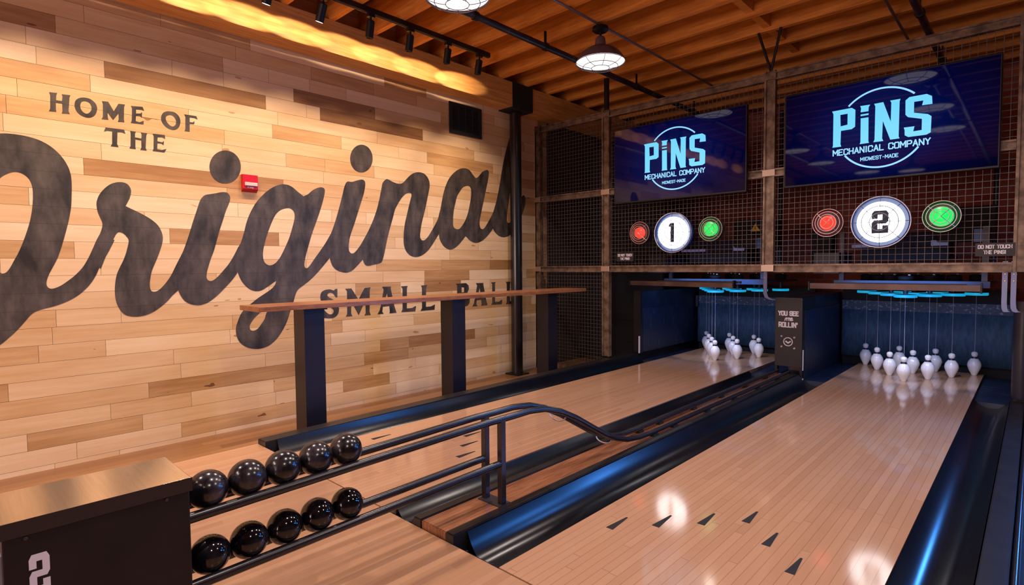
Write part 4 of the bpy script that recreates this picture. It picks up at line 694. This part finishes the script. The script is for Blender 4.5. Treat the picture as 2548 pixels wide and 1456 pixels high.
for x, z, lab in ((1.42, .95, 'blue stage wash head low beside the right cage post'), (1.75, 2.45, 'blue stage wash head on the cage post line, upper'), (2.5, 1.75, 'blue stage wash head on the cage post line, lower'), (3.3, 2.3, 'blue stage wash head nearest the right wall')):
    t = thing('wash_light', lab, 'stage light', (x, -.95, z), 'blue wash heads')  # out-of-view heads added for the blue streaks in the gutters
    B().tube([(0, .06, 3.19-z), (0, .06, .0)], .015, 10).build('drop_pipe', BLACK, t)
    dv = Vector((-x*.55-.3, -2.2, -z+.2)).normalized()
    B().lathe([(0, -.14), (.10, -.14), (.12, .0), (.112, .0), (.105, -.02), (0, -.02)], (0, 0, 0), dv, 24).build('head', BLACK, t, True, 30)
    B().lathe([(0, -.018), (.104, -.018)], (0, 0, 0), dv, 24).build('lens', BLUE_FILL_L, t)
    L = bpy.data.lights.new('wash_beam', 'SPOT'); L.energy = BLUE_FILL_W; L.color = (.06, .30, 1.0); L.spot_size = math.radians(120); L.spot_blend = .7; L.shadow_soft_size = .10
    lo = bpy.data.objects.new('wash_beam', L); COL.objects.link(lo); lo.parent = t; lo.location = dv*.125; lo.rotation_euler = dv.to_track_quat('-Z', 'Y').to_euler()

# ------------------------------------------------------------------ mural, alarm, vent
t = thing('wall_mural', 'charcoal painted wall lettering HOME OF THE Original SMALL BALL', 'mural', (XW, -3.5, FZ))
def wfn(k_): return lambda u, v, d: (.0004+d, u+3.5, v-FZ)
for k_, (nm, loops) in enumerate(SCRIPT.items()):
    B().fill([cr(lp) for lp in loops], wfn(k_), .0010+.0003*(k_ % 3)).build('script_dot' if 'dot' in nm else 'script_letter', PAINT, t)
for ph, letters in BLOCK.items():
    for loops in letters:
        B().fill([[(p[0], p[1]) for p in lp] if all(len(p) > 2 for p in lp) else cr(lp) for lp in loops], wfn(0), .001).build('block_letter', PAINT, t)
t = thing('fire_alarm', 'red fire alarm strobe on the plank wall beside the i dot', 'alarm', (XW, -4.43, 1.78))
B().hexa([(.001, -.06, -.068), (.036, -.058, -.045), (.001, .06, -.068), (.036, .058, -.045), (.001, -.06, .068), (.036, -.058, .066), (.001, .06, .068), (.036, .058, .066)]).build('body', RED, t)
b = B(); b.box(.036, .046, -.045, .052, -.022, .006, .003); b.build('strobe_lens', LENSC, t)
b = B(); text(b, 'FIRE', -.025, .025, -.040, -.029, lambda u, v, d: (.0362+d, u, v), .0006, .25); b.build('lettering', WHITEP, t)
t = thing('wall_vent', 'square black louvred air vent high on the plank wall', 'vent', (XW, -2.105, 2.70))
b = B()
for a in ((-.235, -.195, -.165, .165), (.195, .235, -.165, .165), (-.195, .195, -.165, -.130), (-.195, .195, .130, .165)): b.box(.001, .014, *a)
b.build('frame', MATTE, t); B().box(.001, .004, -.195, .195, -.13, .13).build('backing', MATTE, t)
b = B()
for i in range(18): z = -.125+i*.0145; b.hexa([(.004, -.195, z), (.012, -.195, z-.004), (.004, .195, z), (.012, .195, z-.004), (.004, -.195, z+.003), (.012, -.195, z-.001), (.004, .195, z+.003), (.012, .195, z-.001)])
for y in (-.10, 0, .10): b.box(.004, .0125, y-.003, y+.003, -.13, .13)
b.build('louvre', GREYD, t)

# ------------------------------------------------------------------ counter
t = thing('drink_counter', 'narrow wooden drink counter on black steel legs along the plank wall', 'counter', (-2.95, -2.93, FZ))
B().box(-.165, .155, -1.82, 1.795, .997, 1.032, .003).build('counter_top', COUNTER, t)
LEGM = mat('leg_paint', (.008, .006, .012), .38)
for y in (-4.36, -3.0, -1.68):
    b = B(); yy = y+2.93
    b.box(-.065, .095, yy-.055, yy-.043, .012, .985); b.box(-.065, .095, yy+.085, yy+.097, .012, .985); b.box(.083, .095, yy-.043, yy+.085, .012, .985)
    b.box(-.065, .095, yy-.06, yy+.10, 0, .012); b.box(-.10, .12, yy-.07, yy+.11, .985, .997)
    b.build('leg', LEGM, t)

# ------------------------------------------------------------------ ceiling lights and pipes
t = thing('light_track', 'black lighting track under the joists along the beam', 'track', (-3.08, -6.5, 3.15))
B().box(-.02, .02, -3.6, 4.15, 0, .04).build('rail', BLACK, t)
b = B()
for x in (-.012, .006): b.box(x, x+.006, -3.6, 4.15, -.003, 0)
b.build('conductor_slot', GREYD, t)
SP = [-2.48, -2.87, -3.29, -3.68, -4.09, -4.49, -4.90, -5.31, -5.72, -6.13, -6.9, -7.7, -8.5]
wh = ['nearest the column', 'second from the column', 'third from the column', 'fourth from the column', 'fifth from the column, lens glowing', 'sixth from the column, lens glowing',
      'seventh from the column', 'eighth from the column', 'ninth from the column', 'tenth from the column', 'third from the far end', 'second from the far end', 'at the far end']
for i, y in enumerate(SP):
    t = thing('track_spotlight', 'black cylinder spotlight on the track, '+wh[i], 'spotlight', (-3.08, y, 3.15), 'spotlights on the track')
    ax = Vector((-.20, -.02, -1)).normalized() if i < 4 else Vector((-.42, -.08, -1)).normalized()
    p0 = Vector((0, 0, -.055)); p1 = p0+ax*.135
    B().box(-.018, .018, -.03, .03, -.03, 0).build('adapter', BLACK, t)
    b = B(); b.tube([(0, 0, -.03), p0], .008, 8); b.build('stem', BLACK, t)
    can = B().lathe([(0, 0), (.026, 0), (.032, .006), (.032, .135), (.027, .135), (.026, .122), (0, .120)], p0, ax, 20).build('can', BLACK, t, True, 30)
    lh = .1205 if i < 4 else .1352
    B().lathe([(0, lh), (.0262, lh)], p0, ax, 20).build('lens', LENSD if i < 4 else LENSW, can)
    for nm, dr, ang, pw, bl, off, sc_ in (('wash_lamp', (-.255, (.32 if i == 0 else .14 if i == 1 else 0), -.967), 87, SPOT_W, .8, (0, 0, -.006), (1, 1, 1)), ('spill_lamp', (-1, (.2 if i == 0 else 0), .11), 94, BEAM_FILL_W, .25, (-.045, 0, .0), (1, .27, 1))):  # the second lamp is added, its flat cone shaped to brighten the beam
        L = bpy.data.lights.new(nm, 'SPOT'); L.energy = pw; L.color = WARM; L.spot_size = math.radians(ang); L.spot_blend = bl; L.shadow_soft_size = .010
        lo = bpy.data.objects.new(nm, L); COL.objects.link(lo); lo.parent = t; lo.location = p1+ax*.006+Vector(off)
        lo.rotation_euler = Vector(dr).to_track_quat('-Z', 'Y').to_euler(); lo.scale = sc_
def make_pendant():
    t = thing('pendant_light', 'x', 'pendant light')
    B().lathe([(0, .304), (.055, .304), (.068, .296), (.07, .27), (.052, .256), (0, .255)], n=20).build('junction_box', BLACK, t, True, 40)
    B().tube([(0, 0, .20), (0, 0, .26)], .011, 8).build('stem', BLACK, t)
    B().lathe([(0, .215), (.030, .215), (.042, .200), (.046, .165), (.048, .135), (.085, .125), (.130, .103), (.170, .070), (.200, .028), (.214, 0), (.210, .001), (.196, .028), (.166, .066), (.126, .098), (.08, .118), (0, .122)], n=40).build('shade', PENDC, t, True, 35)
    B().lathe([(.206, .004), (.19, .0), (.12, -.010), (0, -.014)], n=40).build('diffuser', PENDI, t, True, 60)
    b = B()
    for f, d in ((1.0, .0), (.70, .034), (.36, .046)): b.ring((0, 0, -.004-d), (0, 0, 1), .213*f, .0026, 36, 6)
    for k_ in range(8):
        a = 2*PI*k_/8
        b.tube([(.213*f*math.cos(a), .213*f*math.sin(a), -.004-d) for f, d in ((1.0, 0), (.86, .022), (.70, .034), (.52, .042), (.36, .046))], .0024, 5)
    b.build('wire_guard', GUARD, t, True)
    L = bpy.data.lights.new('pendant_lamp', 'SPOT'); L.spot_size = math.radians(142); L.spot_blend = .4; L.shadow_soft_size = .06; L.energy = PEND_W; L.color = (1.0, .84, .76)
    lo = bpy.data.objects.new('pendant_lamp', L); COL.objects.link(lo); lo.parent = t; lo.location = (0, 0, -.085)
    return t
pp = make_pendant(); first = True
for x, y, lab in ((-1.91, -2.15, 'caged pendant light over the left lane, nearest the screens'), (-1.91, -3.78, 'caged pendant light at the top edge, over the near part of the left lane'),
    (-1.91, -5.15, 'caged pendant light over the ball rack side, third in its row'), (-1.91, -6.6, 'caged pendant light in the left row, fourth from the screens'),
    (-.045, -2.27, 'caged pendant light over the right lane, nearest the screens'), (-.045, -3.70, 'caged pendant light over the right lane, second from the screens'),
    (-.045, -5.05, 'caged pendant light over the right lane, third from the screens'), (-1.55, -8.3, 'caged pendant light far back over the approach, left one'), (-.9, -8.7, 'caged pendant light far back over the approach, right one'),
    (1.9, -3.7, 'caged pendant light over the next lane to the right, nearer the screens'), (1.9, -6.0, 'caged pendant light over the next lane to the right, farther back')):
    o = pp if first else copy_tree(pp); first = False
    o.location = (x, y, 2.86); tag(o, lab, 'pendant light', 'caged pendant lights')
for x, lab in ((-1.91, 'thin grey conduit feeding the left row of pendants'), (-.045, 'thin grey conduit feeding the right row of pendants')):
    o = B().tube([(x-.0, -10.4, 3.177), (x, .3, 3.177)], .0115, 10).build('conduit', COND, None, True); tag(o, lab, 'conduit')
for x, y1, lab in ((-2.36, 1.8, 'black sprinkler pipe below the joists over the left lane'), (.16, 1.8, 'dark mottled sprinkler pipe below the joists at the right')):
    t = thing('sprinkler_pipe', lab, 'pipe', (x, -10.4, 3.06))
    B().tube([(0, 0, 0), (0, y1+10.4, 0)], .028, 14).build('pipe', PIPEB, t, True)
    for y in (2.4, 4.8, 7.2, 8.05, 9.6, 11.0):
        B().box(-.006, .006, y-.012, y+.012, .02, .135).build('hanger', BLACK, t)
        B().tube([(0, y-.018, 0), (0, y+.018, 0)], .036, 14).build('coupling', BLACK, t, True)
